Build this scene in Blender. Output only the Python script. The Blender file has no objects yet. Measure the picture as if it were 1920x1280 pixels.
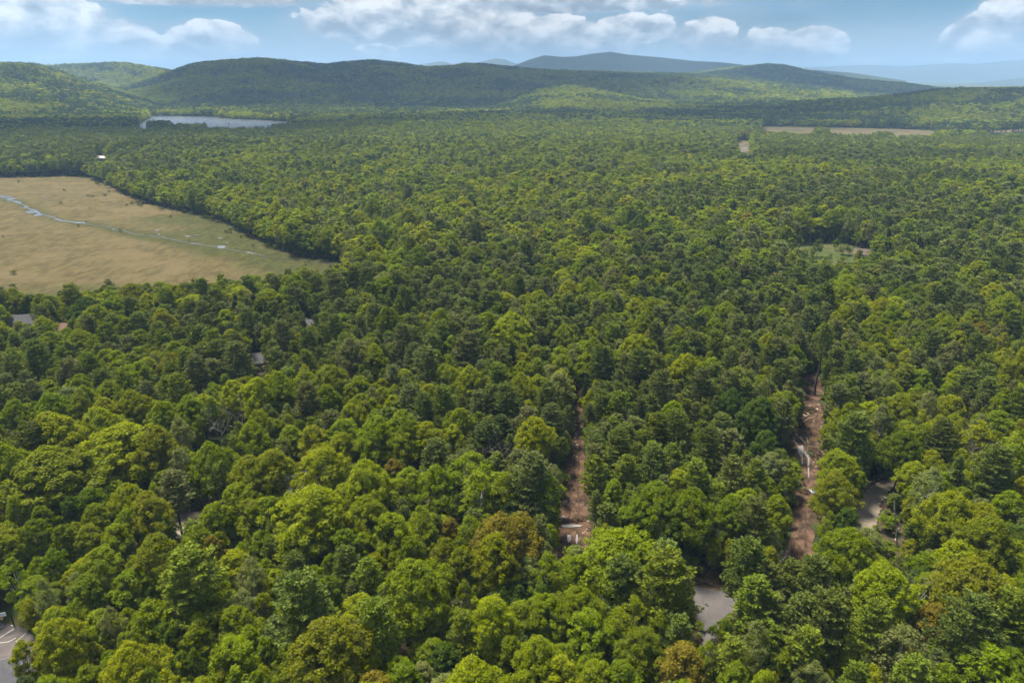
import bpy, bmesh, math, random
import numpy as np
from mathutils import Vector, Matrix
from mathutils.geometry import delaunay_2d_cdt

S = bpy.context.scene
COL = S.collection
RNG = np.random.default_rng(7)
random.seed(7)

# ------------------------------------------------------------------ camera
CAMZ, PITCH, FOC = 95.0, math.radians(21.3), 1280.0      # drone height, tilt, focal length in photo pixels (1920 wide)
cam = bpy.data.cameras.new('camera'); cam.lens = 24.0; cam.sensor_width = 36.0
cam.clip_start = 1.0; cam.clip_end = 80000.0
camo = bpy.data.objects.new('camera', cam); COL.objects.link(camo)
camo.location = (0, 0, CAMZ); camo.rotation_euler = (math.pi / 2 - PITCH, 0, 0)
S.camera = camo

# ------------------------------------------------------------------ light
SUN_EL, SUN_AZ = math.radians(66), math.radians(-50)      # azimuth from the view axis, negative is left
sun = bpy.data.lights.new('sun', 'SUN'); sun.energy = 4.6; sun.angle = math.radians(15); sun.color = (1.0, 0.92, 0.77)
suno = bpy.data.objects.new('sun', sun); COL.objects.link(suno)
sd = Vector((math.sin(SUN_AZ) * math.cos(SUN_EL), math.cos(SUN_AZ) * math.cos(SUN_EL), math.sin(SUN_EL)))
suno.rotation_euler = sd.to_track_quat('Z', 'Y').to_euler()
suno.location = (0, 0, 3000)

S.view_settings.view_transform = 'Standard'; S.view_settings.look = 'None'
S.view_settings.gamma = 1.0; S.view_settings.use_curve_mapping = False
S.view_settings.exposure = 1.78

def pray(px, py):
    """ray through a pixel of the 1920 x 1280 photograph"""
    xc, yc = (px - 960.0) / FOC, -(py - 640.0) / FOC
    c, s = math.cos(PITCH), math.sin(PITCH)
    return np.array((xc, c + yc * s, -s + yc * c))
def azel(px, py):
    d = pray(px, py); return math.atan2(d[0], d[1]), math.atan2(d[2], math.hypot(d[0], d[1]))
def at(px, py, z=0.0):
    d = pray(px, py); t = (z - CAMZ) / d[2]
    return np.array((d[0] * t, d[1] * t))
def project(x, y, z):
    c, s = math.cos(PITCH), math.sin(PITCH)
    rz = z - CAMZ
    dep = y * c - rz * s
    up = y * s + rz * c
    return 960 + FOC * x / dep, 640 - FOC * up / dep, dep

class NT:
    """small helper for node trees"""
    def __init__(self, tree): self.t = tree; self.n = tree.nodes; self.l = tree.links
    def node(self, kind, **kw):
        o = self.n.new(kind)
        for k, v in kw.items():
            if k.startswith('i_'):
                key = k[2:]; o.inputs[int(key) if key.isdigit() else key.replace('_', ' ')].default_value = v
            else: setattr(o, k, v)
        return o
    def link(self, a, b): self.l.new(a, b)
    def put(self, v, sock):
        if isinstance(v, bpy.types.NodeSocket): self.l.new(v, sock)
        else: sock.default_value = v
    def math(self, op, a, b=None, c=None, clamp=False):
        o = self.n.new('ShaderNodeMath'); o.operation = op; o.use_clamp = clamp
        self.put(a, o.inputs[0])
        if b is not None: self.put(b, o.inputs[1])
        if c is not None: self.put(c, o.inputs[2])
        return o.outputs[0]
    def mix(self, f, a, b, blend='MIX'):
        o = self.n.new('ShaderNodeMix'); o.data_type = 'RGBA'; o.blend_type = blend; o.clamp_factor = True
        self.put(f, o.inputs[0])
        for v, i in ((a, 6), (b, 7)):
            if isinstance(v, (tuple, list)): v = tuple(v) + ((1.0,) if len(v) == 3 else ())
            self.put(v, o.inputs[i])
        return o.outputs[2]
    def step(self, v, lo, hi):
        o = self.n.new('ShaderNodeMapRange'); o.interpolation_type = 'SMOOTHSTEP'
        self.put(v, o.inputs[0]); o.inputs[1].default_value = lo; o.inputs[2].default_value = hi
        return o.outputs[0]
    def vec(self, x, y, z=0.0):
        o = self.n.new('ShaderNodeCombineXYZ'); self.put(x, o.inputs[0]); self.put(y, o.inputs[1]); self.put(z, o.inputs[2]); return o.outputs[0]
    def noise(self, v, scale, detail=4, rough=0.55, dist=0.0, dims='3D'):
        o = self.n.new('ShaderNodeTexNoise'); o.noise_dimensions = dims
        if v is not None: self.l.new(v, o.inputs['Vector'])
        o.inputs['Scale'].default_value = scale; o.inputs['Detail'].default_value = detail
        o.inputs['Roughness'].default_value = rough; o.inputs['Distortion'].default_value = dist
        return o.outputs[0]

# ------------------------------------------------------------------ sky: clear-air sky with cumulus drifting in it
W = bpy.data.worlds.new('World'); S.world = W; W.use_nodes = True
def build_sky():
    nt = NT(W.node_tree); W.node_tree.nodes.clear()
    out = nt.node('ShaderNodeOutputWorld'); bg = nt.node('ShaderNodeBackground')
    nt.link(bg.outputs[0], out.inputs[0])
    sky = nt.node('ShaderNodeTexSky'); sky.sky_type = 'NISHITA'; sky.sun_disc = False
    sky.sun_elevation = SUN_EL; sky.sun_rotation = SUN_AZ; sky.altitude = 300
    sky.air_density = 1.0; sky.dust_density = 0.7; sky.ozone_density = 2.0
    tc = nt.node('ShaderNodeTexCoord'); sp = nt.node('ShaderNodeSeparateXYZ'); nt.link(tc.outputs['Generated'], sp.inputs[0])
    x, y, z = sp.outputs
    deg = 180 / math.pi
    az = nt.math('MULTIPLY', nt.math('ARCTAN2', x, y), deg)
    el = nt.math('MULTIPLY', nt.math('ARCSINE', z), deg)
    # low clouds near the horizon live in (azimuth, elevation); those overhead on a flat layer
    v = nt.vec(nt.math('MULTIPLY', az, 0.20), nt.math('MULTIPLY', el, 0.34), 0.0)
    v2 = nt.vec(nt.math('MULTIPLY', nt.math('ADD', az, 0.5), 0.20), nt.math('MULTIPLY', nt.math('ADD', el, -0.75), 0.34), 0.0)
    n1 = nt.noise(v, 2.0, 7, 0.56, 0.3)
    n2 = nt.noise(v2, 2.0, 4, 0.54, 0.3)
    low = nt.noise(nt.vec(nt.math('MULTIPLY', az, 0.045), nt.math('MULTIPLY', el, 0.14), 3.7), 1.0, 2, 0.5)
    # cumulus heaps: centre pixel, half width, height above base, depth below base (photo pixels), strength
    blobs = [(60, 50, 170, 80, 70, 1.5), (205, 88, 100, 58, 40, 1.6), (398, 84, 88, 48, 28, 1.6), (790, 50, 230, 70, 34, 1.1), (1000, 80, 190, 52, 30, 1.5), (1150, 90, 70, 34, 20, 1.3), (1190, 58, 80, 34, 22, 1.2),
             (705, 106, 44, 26, 12, 1.3), (1325, 74, 62, 42, 34, 1.6), (1440, 92, 70, 40, 26, 1.5), (1530, 90, 62, 42, 30, 1.6), (1850, 78, 90, 66, 36, 1.7), (1925, 40, 110, 80, 70, 1.8), (330, -6, 260, 26, 16, .7), (1020, 4, 330, 24, 20, .8), (560, 121, 420, 10, 12, .5), (1640, 120, 280, 11, 12, .55), (120, 112, 240, 14, 14, .7)]
    d = num = den = None
    for (px, py, hw, up, dn, st) in blobs:
        a0, e0 = azel(px, py); a1, _ = azel(px + hw, py); _, e1 = azel(px, py - up); _, e2 = azel(px, py + dn)
        a0, e0, ra, ru, rd = a0 * deg, e0 * deg, (a1 - a0) * deg, (e1 - e0) * deg, (e0 - e2) * deg
        ua = nt.math('DIVIDE', nt.math('SUBTRACT', az, a0), ra)
        ve = nt.math('SUBTRACT', el, e0)
        vv = nt.math('MAXIMUM', nt.math('DIVIDE', ve, ru), nt.math('DIVIDE', ve, -rd))
        r2 = nt.math('ADD', nt.math('MULTIPLY', ua, ua), nt.math('MULTIPLY', vv, vv))
        b = nt.math('MULTIPLY', nt.math('SUBTRACT', 1.0, r2), st)
        d = b if d is None else nt.math('MAXIMUM', d, b)
        w_ = nt.math('POWER', nt.math('MAXIMUM', nt.math('ADD', b, 0.35), 0.0), 3.0); hh = nt.math('MULTIPLY', nt.math('MINIMUM', nt.math('MAXIMUM', nt.math('DIVIDE', ve, ru), -1.0), 1.0), w_)
        num = hh if num is None else nt.math('ADD', num, hh); den = w_ if den is None else nt.math('ADD', den, w_)
    d = nt.math('MAXIMUM', d, -0.9)
    gen = nt.math('MULTIPLY', nt.math('SUBTRACT', low, 0.52), 2.0)
    inview = nt.math('SUBTRACT', 1.0, nt.step(nt.math('ABSOLUTE', az), 38, 46))
    dl = nt.math('ADD', nt.math('MULTIPLY', d, inview), nt.math('MULTIPLY', gen, nt.math('SUBTRACT', 1.15, inview)))
    f = nt.math('ADD', dl, nt.math('MULTIPLY', nt.math('SUBTRACT', n1, 0.44), 2.5))
    lowmask = nt.step(f, 0.06, 0.22)
    # overhead layer
    zz = nt.math('MAXIMUM', z, 0.04)
    pv = nt.vec(nt.math('DIVIDE', x, zz), nt.math('DIVIDE', y, zz), 0.0)
    nh = nt.noise(pv, 0.9, 3, 0.55, 0.2)
    highmask = nt.step(nh, 0.44, 0.58)
    hb = nt.step(el, 6.5, 13)
    mask = nt.math('ADD', nt.math('MULTIPLY', lowmask, nt.math('SUBTRACT', 1.0, hb)), nt.math('MULTIPLY', highmask, hb))
    # relief: lit tops, grey bellies
    rel = nt.math('MULTIPLY', nt.math('SUBTRACT', n1, n2), 1.5)
    bel = nt.math('MULTIPLY', nt.math('DIVIDE', num, nt.math('MAXIMUM', den, 0.02)), 0.36)
    br = nt.math('ADD', nt.math('ADD', nt.math('MULTIPLY_ADD', hb, 0.17, 0.63), rel), bel)  # clouds overhead, out of frame, are brightened to add fill light
    br = nt.math('MINIMUM', nt.math('MAXIMUM', br, 0.40), 1.0)
    cr = nt.node('ShaderNodeValToRGB'); nt.link(br, cr.inputs[0])
    e = cr.color_ramp.elements
    e[0].position = 0.35; e[0].color = (0.085, 0.102, 0.124, 1)
    e[1].position = 1.0; e[1].color = (0.400, 0.400, 0.395, 1)
    m = cr.color_ramp.elements.new(0.62); m.color = (0.182, 0.200, 0.220, 1)
    skyc = nt.mix(1.0, sky.outputs[0], (SKY_K * 0.24, SKY_K * 0.42, SKY_K * 0.57), 'MULTIPLY')
    # veil of thin white air low down
    veil = nt.math('MULTIPLY', nt.math('SUBTRACT', 1.0, nt.step(el, 0.0, 4.5)), 0.75)
    skyc = nt.mix(veil, skyc, (0.19, 0.21, 0.23))
    thin = nt.math('MULTIPLY', nt.step(nt.math('ADD', low, nt.math('MULTIPLY', n1, 0.4)), 0.52, 0.95), 0.5)
    skyc = nt.mix(thin, skyc, (0.175, 0.20, 0.225))
    thin2 = nt.math('MULTIPLY', nt.math('MULTIPLY', nt.step(nt.math('ADD', dl, nt.math('MULTIPLY', nt.math('SUBTRACT', n1, 0.5), 1.2)), -0.75, 0.5), nt.math('SUBTRACT', 1.0, hb)), 0.78)
    skyc = nt.mix(thin2, skyc, (0.165, 0.186, 0.208))
    fin = nt.mix(nt.math('MULTIPLY', mask, 0.95), skyc, cr.outputs[0])
    nt.link(fin, bg.inputs[0]); bg.inputs[1].default_value = 1.0
SKY_K = 0.05
build_sky()
W.cycles.sampling_method = 'MANUAL'; W.cycles.sample_map_resolution = 1024

cy = S.cycles
cy.max_bounces = 6; cy.diffuse_bounces = 3; cy.glossy_bounces = 2; cy.transmission_bounces = 3; cy.transparent_max_bounces = 6; cy.volume_bounces = 0
cy.use_denoising = True; cy.use_adaptive_sampling = True; cy.adaptive_threshold = 0.02; cy.adaptive_min_samples = 24; cy.caustics_reflective = False; cy.caustics_refractive = False

# ------------------------------------------------------------------ noise
def _h(ix, iy, seed):
    h = (ix.astype(np.int64) * 374761393 + iy.astype(np.int64) * 668265263 + seed * 974634777) & 0xffffffff
    h = ((h ^ (h >> 13)) * 1274126177) & 0xffffffff
    h = (h ^ (h >> 16)) & 0xffffffff
    return h / 4294967295.0
def vnoise(x, y, seed=0):
    x = np.asarray(x, float); y = np.asarray(y, float)
    ix, iy = np.floor(x), np.floor(y); fx, fy = x - ix, y - iy
    ux, uy = fx * fx * (3 - 2 * fx), fy * fy * (3 - 2 * fy)
    a, b = _h(ix, iy, seed), _h(ix + 1, iy, seed); c, d = _h(ix, iy + 1, seed), _h(ix + 1, iy + 1, seed)
    return (a * (1 - ux) + b * ux) * (1 - uy) + (c * (1 - ux) + d * ux) * uy
def fbm(x, y, seed=0, oct=4):
    s, a, t = 0.0, 1.0, 0.0
    for k in range(oct):
        s = s + a * vnoise(np.asarray(x) * 2 ** k + k * 17.3, np.asarray(y) * 2 ** k + k * 9.1, seed + k); t += a; a *= 0.5
    return s / t
def sstep(v, lo, hi):
    t = np.clip((np.asarray(v, float) - lo) / (hi - lo), 0, 1); return t * t * (3 - 2 * t)

# ------------------------------------------------------------------ where things lie (photo pixels -> ground)
def ground_poly(pts): return [tuple(at(px, py)) for px, py in pts]
MARSH = [(-420, 318), (-150, 326), (0, 333), (60, 332), (150, 330), (180, 338), (215, 355), (240, 368), (290, 385), (350, 398), (420, 415), (450, 435),
         (500, 458), (560, 480), (640, 492), (668, 498), (650, 524), (560, 552), (400, 575), (0, 605), (-420, 620)]
STREAM = [(-160, 352, 4.5), (-40, 364, 5), (0, 371, 5), (30, 378, 4.4), (50, 388, 3.4), (80, 403, 3.2), (100, 409, 2.6), (115, 414, 2.8), (150, 418, 2.6), (170, 422, 1.6), (190, 424, 1.2), (240, 437, 1.1),
          (290, 443, .9), (350, 455, 1.3), (385, 460, 1.6), (415, 464, 2.6), (450, 472, 1.8), (470, 475, 1.8), (500, 482, 1.1), (550, 488, 1.0), (600, 493, 1.0), (640, 498, 1.0)]
LAKE = [(258, 236), (262, 232), (285, 218.5), (330, 218), (400, 220), (440, 224), (500, 226), (552, 230.5), (560, 236), (520, 244), (470, 246), (390, 243), (330, 240), (285, 244), (262, 242)]
FIELD = [(1418, 238), (1480, 238), (1600, 240.5), (1700, 243), (1765, 247), (1745, 257), (1690, 260), (1600, 256), (1500, 252), (1440, 248)]
FIELD2 = [(1845, 246), (1920, 242), (2020, 241), (2020, 250), (1920, 250), (1850, 252)]
POND = [(1376, 272), (1388, 264), (1404, 263), (1410, 270), (1409, 284), (1388, 287), (1374, 283)]
CUT1 = [(1041, 1048), (1104, 1040), (1109, 985), (1109, 960), (1100, 900), (1097, 830), (1092, 765), (1088, 690), (1077, 690), (1077, 765), (1070, 830), (1055, 900), (1046, 960)]
CUT2 = [(1468, 1070), (1527, 1066), (1525, 1000), (1522, 960), (1530, 900), (1545, 850), (1546, 780), (1542, 735), (1538, 700), (1512, 700), (1505, 735), (1493, 790), (1486, 850), (1499, 900), (1481, 960), (1474, 1010)]
GRAVEL = [(1604, 1010), (1640, 1010), (1644, 980), (1649, 955), (1655, 938), (1664, 923), (1676, 912), (1692, 905), (1735, 899), (1735, 891), (1710, 891), (1682, 894), (1660, 899), (1642, 906), (1626, 917), (1614, 932), (1607, 950), (1604, 975)]
VERGE = [(1590, 1040), (1700, 1050), (1705, 985), (1700, 945), (1690, 915), (1740, 898), (1738, 885), (1675, 886), (1630, 904), (1606, 930), (1594, 965)]
ROAD = [(1180, 1078), (1298, 1100), (1376, 1110), (1470, 1126), (1470, 1168), (1372, 1148), (1352, 1162), (1344, 1200), (1346, 1240), (1306, 1240), (1310, 1196), (1310, 1166), (1296, 1148), (1180, 1122)]
BANK = [(1170, 1055), (1300, 1070), (1390, 1085), (1490, 1105), (1490, 1190), (1380, 1180), (1362, 1250), (1276, 1250), (1278, 1160), (1170, 1150)]
COURT = [(-150, 1150), (0, 1167), (22, 1171), (44, 1178), (60, 1188), (76, 1206), (80, 1224), (70, 1246), (50, 1262), (-150, 1240)]
YARD = [(-170, 1120), (0, 1140), (60, 1150), (80, 1180), (92, 1225), (80, 1290), (-170, 1290)]
LAWN = [(375, 940), (356, 930), (360, 905), (372, 880), (390, 862), (405, 857), (426, 860), (430, 880), (424, 905), (410, 932)]
DRIVE = [(300, 985), (326, 966), (345, 958), (366, 960), (420, 966), (440, 985), (380, 1010), (320, 1010)]
DRIVEV = [(290, 1000), (320, 952), (345, 942), (400, 938), (450, 960), (450, 1000), (380, 1025), (310, 1020)]
CLEAR = [(1482, 458), (1510, 453), (1565, 454), (1605, 462), (1640, 470), (1650, 488), (1605, 500), (1560, 505), (1515, 498), (1488, 478)]
GAP1 = [(1072, 770), (1082, 770), (1084, 700), (1074, 700)]
flat_polys = [ground_poly(p) for p in (MARSH, LAKE, FIELD, FIELD2, POND, VERGE, CUT1, CUT2, BANK, YARD, LAWN, DRIVEV, CLEAR)]

def inpoly(x, y, poly):
    x = np.asarray(x, float); y = np.asarray(y, float); r = np.zeros(x.shape, bool)
    n = len(poly)
    for i in range(n):
        x0, y0 = poly[i]; x1, y1 = poly[(i + 1) % n]
        if y0 == y1: continue
        c = ((y0 > y) != (y1 > y)) & (x < (x1 - x0) * (y - y0) / (y1 - y0) + x0)
        r ^= c
    return r
def polydist(x, y, poly, closed=True):
    x = np.asarray(x, float); y = np.asarray(y, float); best = np.full(x.shape, 1e9)
    n = len(poly)
    for i in range(n if closed else n - 1):
        x0, y0 = poly[i]; x1, y1 = poly[(i + 1) % n]
        dx, dy = x1 - x0, y1 - y0; L = dx * dx + dy * dy + 1e-9
        t = np.clip(((x - x0) * dx + (y - y0) * dy) / L, 0, 1)
        best = np.minimum(best, np.hypot(x - x0 - t * dx, y - y0 - t * dy))
    return best

# ------------------------------------------------------------------ terrain
def ridge(D, front, back, pts, trees=11.0):
    a = np.array([azel(px, py) for px, py in pts])
    return dict(D=D, front=front, back=back, az=a[:, 0], crest=CAMZ + D * np.tan(a[:, 1]) - trees)
HILLS = [
    ridge(2600, 900, 700, [(-700, 128), (-300, 122), (-100, 118), (0, 120), (50, 119.5), (80, 125), (130, 142), (200, 163), (300, 190), (420, 215)]),
    ridge(3900, 1100, 900, [(-500, 128), (-200, 128), (60, 126), (130, 121), (210, 118), (240, 118.5), (290, 128), (322, 133), (380, 150), (450, 172)]),
    ridge(3300, 1350, 900, [(60, 200), (180, 172), (270, 150), (330, 131), (365, 120), (420, 114), (490, 111.5), (545, 116), (612, 122), (640, 118), (695, 114), (745, 119), (800, 127),
                            (850, 124), (872, 120), (905, 121), (945, 125), (1000, 130), (1060, 133), (1150, 135), (1250, 138), (1340, 143), (1440, 152), (1600, 170)]),
    ridge(2500, 500, 400, [(250, 215), (330, 187), (420, 182), (560, 178), (680, 168), (800, 176), (900, 186), (1000, 200)]),
    ridge(4600, 1700, 1000, [(1150, 150), (1300, 136), (1390, 125), (1440, 120.5), (1470, 123), (1530, 136), (1600, 148), (1700, 157), (1760, 166), (1850, 180)]),
    ridge(3300, 500, 500, [(1180, 175), (1300, 168), (1400, 158), (1480, 160), (1580, 170), (1700, 180)]),
    ridge(2100, 600, 450, [(840, 222), (960, 186), (1000, 170), (1060, 161), (1100, 165), (1140, 174), (1200, 187), (1300, 194), (1400, 203), (1500, 216)]),
    ridge(1950, 450, 500, [(1250, 216), (1400, 206), (1500, 196), (1620, 186), (1700, 178), (1760, 170), (1830, 167), (1920, 168), (2100, 165), (2500, 170)]),
    ridge(1480, 330, 300, [(560, 246), (650, 233), (760, 226), (860, 222), (960, 220), (1060, 224), (1200, 232), (1300, 242)]),
    ridge(880, 260, 260, [(900, 320), (1000, 296), (1150, 286), (1300, 288), (1450, 300), (1560, 318)], 14),
]
def H(x, y, hills=HILLS):
    x = np.asarray(x, float); y = np.asarray(y, float)
    d = np.hypot(x, y); a = np.arctan2(x, y)
    keep = np.ones(d.shape)
    for p in flat_polys:
        cx = np.mean([q[0] for q in p]); cyy = np.mean([q[1] for q in p]); rad = max(math.hypot(q[0] - cx, q[1] - cyy) for q in p) + 70
        near = np.hypot(x - cx, y - cyy) < rad
        if near.any():
            dd = polydist(x[near], y[near], p); dd[inpoly(x[near], y[near], p)] = 0
            keep[near] = np.minimum(keep[near], sstep(dd, 3, 60))
    und = 5.0 * (fbm(x / 130, y / 130, 3, 3) - 0.45) + (fbm(x / 420, y / 420, 8, 2) - 0.4) * 12 * sstep(d, 150, 500) + (fbm(x / 380 + 5, y / 120, 12, 3) - 0.42) * 16 * sstep(d, 300, 700)
    h = und * keep
    for i, r in enumerate(hills):
        c = np.interp(a, r['az'], r['crest'], left=-30, right=-30)
        n = (fbm(x / 330 + i * 7, y / 330, 20 + i, 3) - 0.5)
        D = r['D']
        t = np.where(d < D, sstep(d, D - r['front'], D), 1 - 0.7 * sstep(d, D, D + r['back']))
        cc = np.maximum(c, 0) * t * (1 + 1.2 * n * (1 - t) * 4 * t)
        h = np.maximum(h, cc * np.where(keep < 1, keep, 1.0))
    return h

# ------------------------------------------------------------------ materials
def mat(name):
    m = bpy.data.materials.new(name); m.use_nodes = True; nt = NT(m.node_tree); m.node_tree.nodes.clear()
    out = nt.node('ShaderNodeOutputMaterial'); return m, nt, out
def principled(nt, out, col, rough=0.9, spec=0.2, bump=None, bstr=0.3, bdist=0.1):
    b = nt.node('ShaderNodeBsdfPrincipled'); b.inputs['Roughness'].default_value = rough; b.inputs['Specular IOR Level'].default_value = spec
    if isinstance(col, (tuple, list)): b.inputs['Base Color'].default_value = tuple(col) + (1,)
    else: nt.link(col, b.inputs['Base Color'])
    if bump is not None:
        bp = nt.node('ShaderNodeBump'); bp.inputs['Strength'].default_value = bstr; bp.inputs['Distance'].default_value = bdist
        nt.link(bump, bp.inputs['Height']); nt.link(bp.outputs[0], b.inputs['Normal'])
    nt.link(b.outputs[0], out.inputs[0]); return b
def objpos(nt): return nt.node('ShaderNodeTexCoord').outputs['Object']
def geopos(nt): return nt.node('ShaderNodeNewGeometry').outputs['Position']
def mottled(name, c1, c2, scale, rough=0.9, c3=None, scale3=None, bstr=0.0, bdist=0.1, spec=0.2):
    m, nt, out = mat(name); p = geopos(nt)
    n = nt.noise(p, scale, 6, 0.6)
    col = nt.mix(nt.step(n, 0.35, 0.65), c1, c2)
    if c3: col = nt.mix(nt.step(nt.noise(p, scale3 or scale * 0.3, 4, 0.6), 0.48, 0.66), col, c3)
    principled(nt, out, col, rough, spec, n if bstr else None, bstr, bdist); return m

def leaf_material(name, trans=0.45, gloss=0.004, grough=0.45):
    m, nt, out = mat(name)
    ti = nt.node('ShaderNodeAttribute'); ti.attribute_type = 'INSTANCER'; ti.attribute_name = 'tint'
    lv = nt.node('ShaderNodeAttribute'); lv.attribute_type = 'GEOMETRY'; lv.attribute_name = 'lv'
    k = nt.math('MULTIPLY_ADD', lv.outputs['Fac'], 0.62, 0.69)
    col = nt.mix(1.0, ti.outputs['Color'], nt.vec(nt.math('MULTIPLY', k, 1.0), k, k), 'MULTIPLY')
    col = nt.mix(nt.math('MULTIPLY', nt.step(lv.outputs['Fac'], 0.72, 1.0), 0.25), col, nt.mix(1.0, col, (1.5, 1.12, 0.8), 'MULTIPLY'))
    di = nt.node('ShaderNodeBsdfDiffuse'); tr = nt.node('ShaderNodeBsdfTranslucent'); gl = nt.node('ShaderNodeBsdfGlossy'); gl.inputs['Roughness'].default_value = grough
    gl.inputs['Color'].default_value = (0.8, 0.85, 0.8, 1)
    nt.link(col, di.inputs[0]); nt.link(nt.mix(1.0, col, (1.25, 1.15, 0.6), 'MULTIPLY'), tr.inputs[0])
    a = nt.node('ShaderNodeMixShader'); a.inputs[0].default_value = trans; nt.link(di.outputs[0], a.inputs[1]); nt.link(tr.outputs[0], a.inputs[2])
    b = nt.node('ShaderNodeMixShader'); b.inputs[0].default_value = gloss; nt.link(a.outputs[0], b.inputs[1]); nt.link(gl.outputs[0], b.inputs[2])
    nt.link(b.outputs[0], out.inputs[0]); return m
M = {}
M['leaf'] = leaf_material('broadleaf_foliage')
M['needle'] = leaf_material('pine_needles', 0.22, 0.004, 0.5)
M['bark'] = mottled('bark', (0.075, 0.06, 0.047), (0.14, 0.12, 0.10), 3.0, 0.95)
M['pine_bark'] = mottled('pine_bark', (0.05, 0.038, 0.03), (0.11, 0.08, 0.062), 3.0, 0.95)
M['birch_bark'] = mottled('birch_bark', (0.26, 0.25, 0.21), (0.42, 0.41, 0.37), 2.0, 0.9, (0.09, 0.08, 0.07), 1.2)
M['dead_wood'] = mottled('dead_wood', (0.20, 0.18, 0.155), (0.34, 0.32, 0.29), 2.5, 0.9)

def ground_material():
    m, nt, out = mat('forest_floor'); p = geopos(nt)
    n = nt.noise(p, 0.35, 6, 0.65); n2 = nt.noise(p, 0.05, 4, 0.6)
    litter = nt.mix(nt.step(n, 0.35, 0.65), (0.028, 0.021, 0.013), (0.060, 0.043, 0.026))
    green = nt.mix(nt.step(n, 0.3, 0.7), (0.018, 0.030, 0.009), (0.040, 0.058, 0.014))
    near = nt.mix(nt.step(n2, 0.42, 0.58), litter, green)
    at_ = nt.node('ShaderNodeAttribute'); at_.attribute_name = 'veg'
    far = nt.mix(nt.step(nt.noise(p, 0.012, 5, 0.65), 0.38, 0.62), (0.034, 0.055, 0.018), (0.062, 0.085, 0.022))
    col = nt.mix(at_.outputs['Fac'], near, far)
    principled(nt, out, col, 0.95, 0.1, n, 0.5, 0.3); return m
M['ground'] = ground_material()
M['far_land'] = mottled('far_woodland', (0.030, 0.048, 0.020), (0.052, 0.072, 0.026), 0.004, 0.95, (0.14, 0.145, 0.07), 0.0012)
M['mountain'] = mottled('mountain_forest', (0.022, 0.036, 0.022), (0.034, 0.050, 0.026), 0.004, 0.95)

# ------------------------------------------------------------------ mesh helpers
def new_mesh(name, V, F, mats, mi=None, attrs=None, smooth=False):
    """V (n,3), F list of equal-size faces (m,k) or list of such arrays"""
    me = bpy.data.meshes.new(name)
    V = np.asarray(V, np.float32)
    Fs = F if isinstance(F, list) and len(F) and isinstance(F[0], np.ndarray) else [F]
    Fs = [np.asarray(f, np.int32) for f in Fs if len(f)]
    me.vertices.add(len(V)); me.vertices.foreach_set('co', V.ravel())
    nl = sum(f.size for f in Fs); nf = sum(len(f) for f in Fs)
    me.loops.add(nl); me.polygons.add(nf)
    me.loops.foreach_set('vertex_index', np.concatenate([f.ravel() for f in Fs]))
    starts, k = [], 0
    for f in Fs:
        starts.append(k + np.arange(len(f)) * f.shape[1]); k += f.size
    me.polygons.foreach_set('loop_start', np.concatenate(starts).astype(np.int32))
    if mi is not None: me.polygons.foreach_set('material_index', np.asarray(mi, np.int32))
    if smooth: me.polygons.foreach_set('use_smooth', np.ones(nf, bool))
    for m in (mats if isinstance(mats, (list, tuple)) else [mats]): me.materials.append(m)
    if attrs:
        for nm, (dom, typ, data) in attrs.items():
            a = me.attributes.new(nm, typ, dom)
            a.data.foreach_set('value' if typ in ('FLOAT', 'INT') else ('color' if 'COLOR' in typ else 'vector'), np.ascontiguousarray(data, np.int32 if typ == 'INT' else np.float32).ravel())
    me.update(calc_edges=True); me.validate(clean_customdata=False); return me
def obj(name, me, parent=None, loc=None, rotz=None, **props):
    o = bpy.data.objects.new(name, me); COL.objects.link(o)
    if parent: o.parent = parent
    if loc is not None: o.location = loc
    if rotz is not None: o.rotation_euler = (0, 0, rotz)
    for k, v in props.items(): o[k] = v
    return o
def empty(name, loc=(0, 0, 0), rotz=0, **props):
    o = obj(name, None, None, loc, rotz, **props); o.empty_display_size = 1; return o

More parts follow.
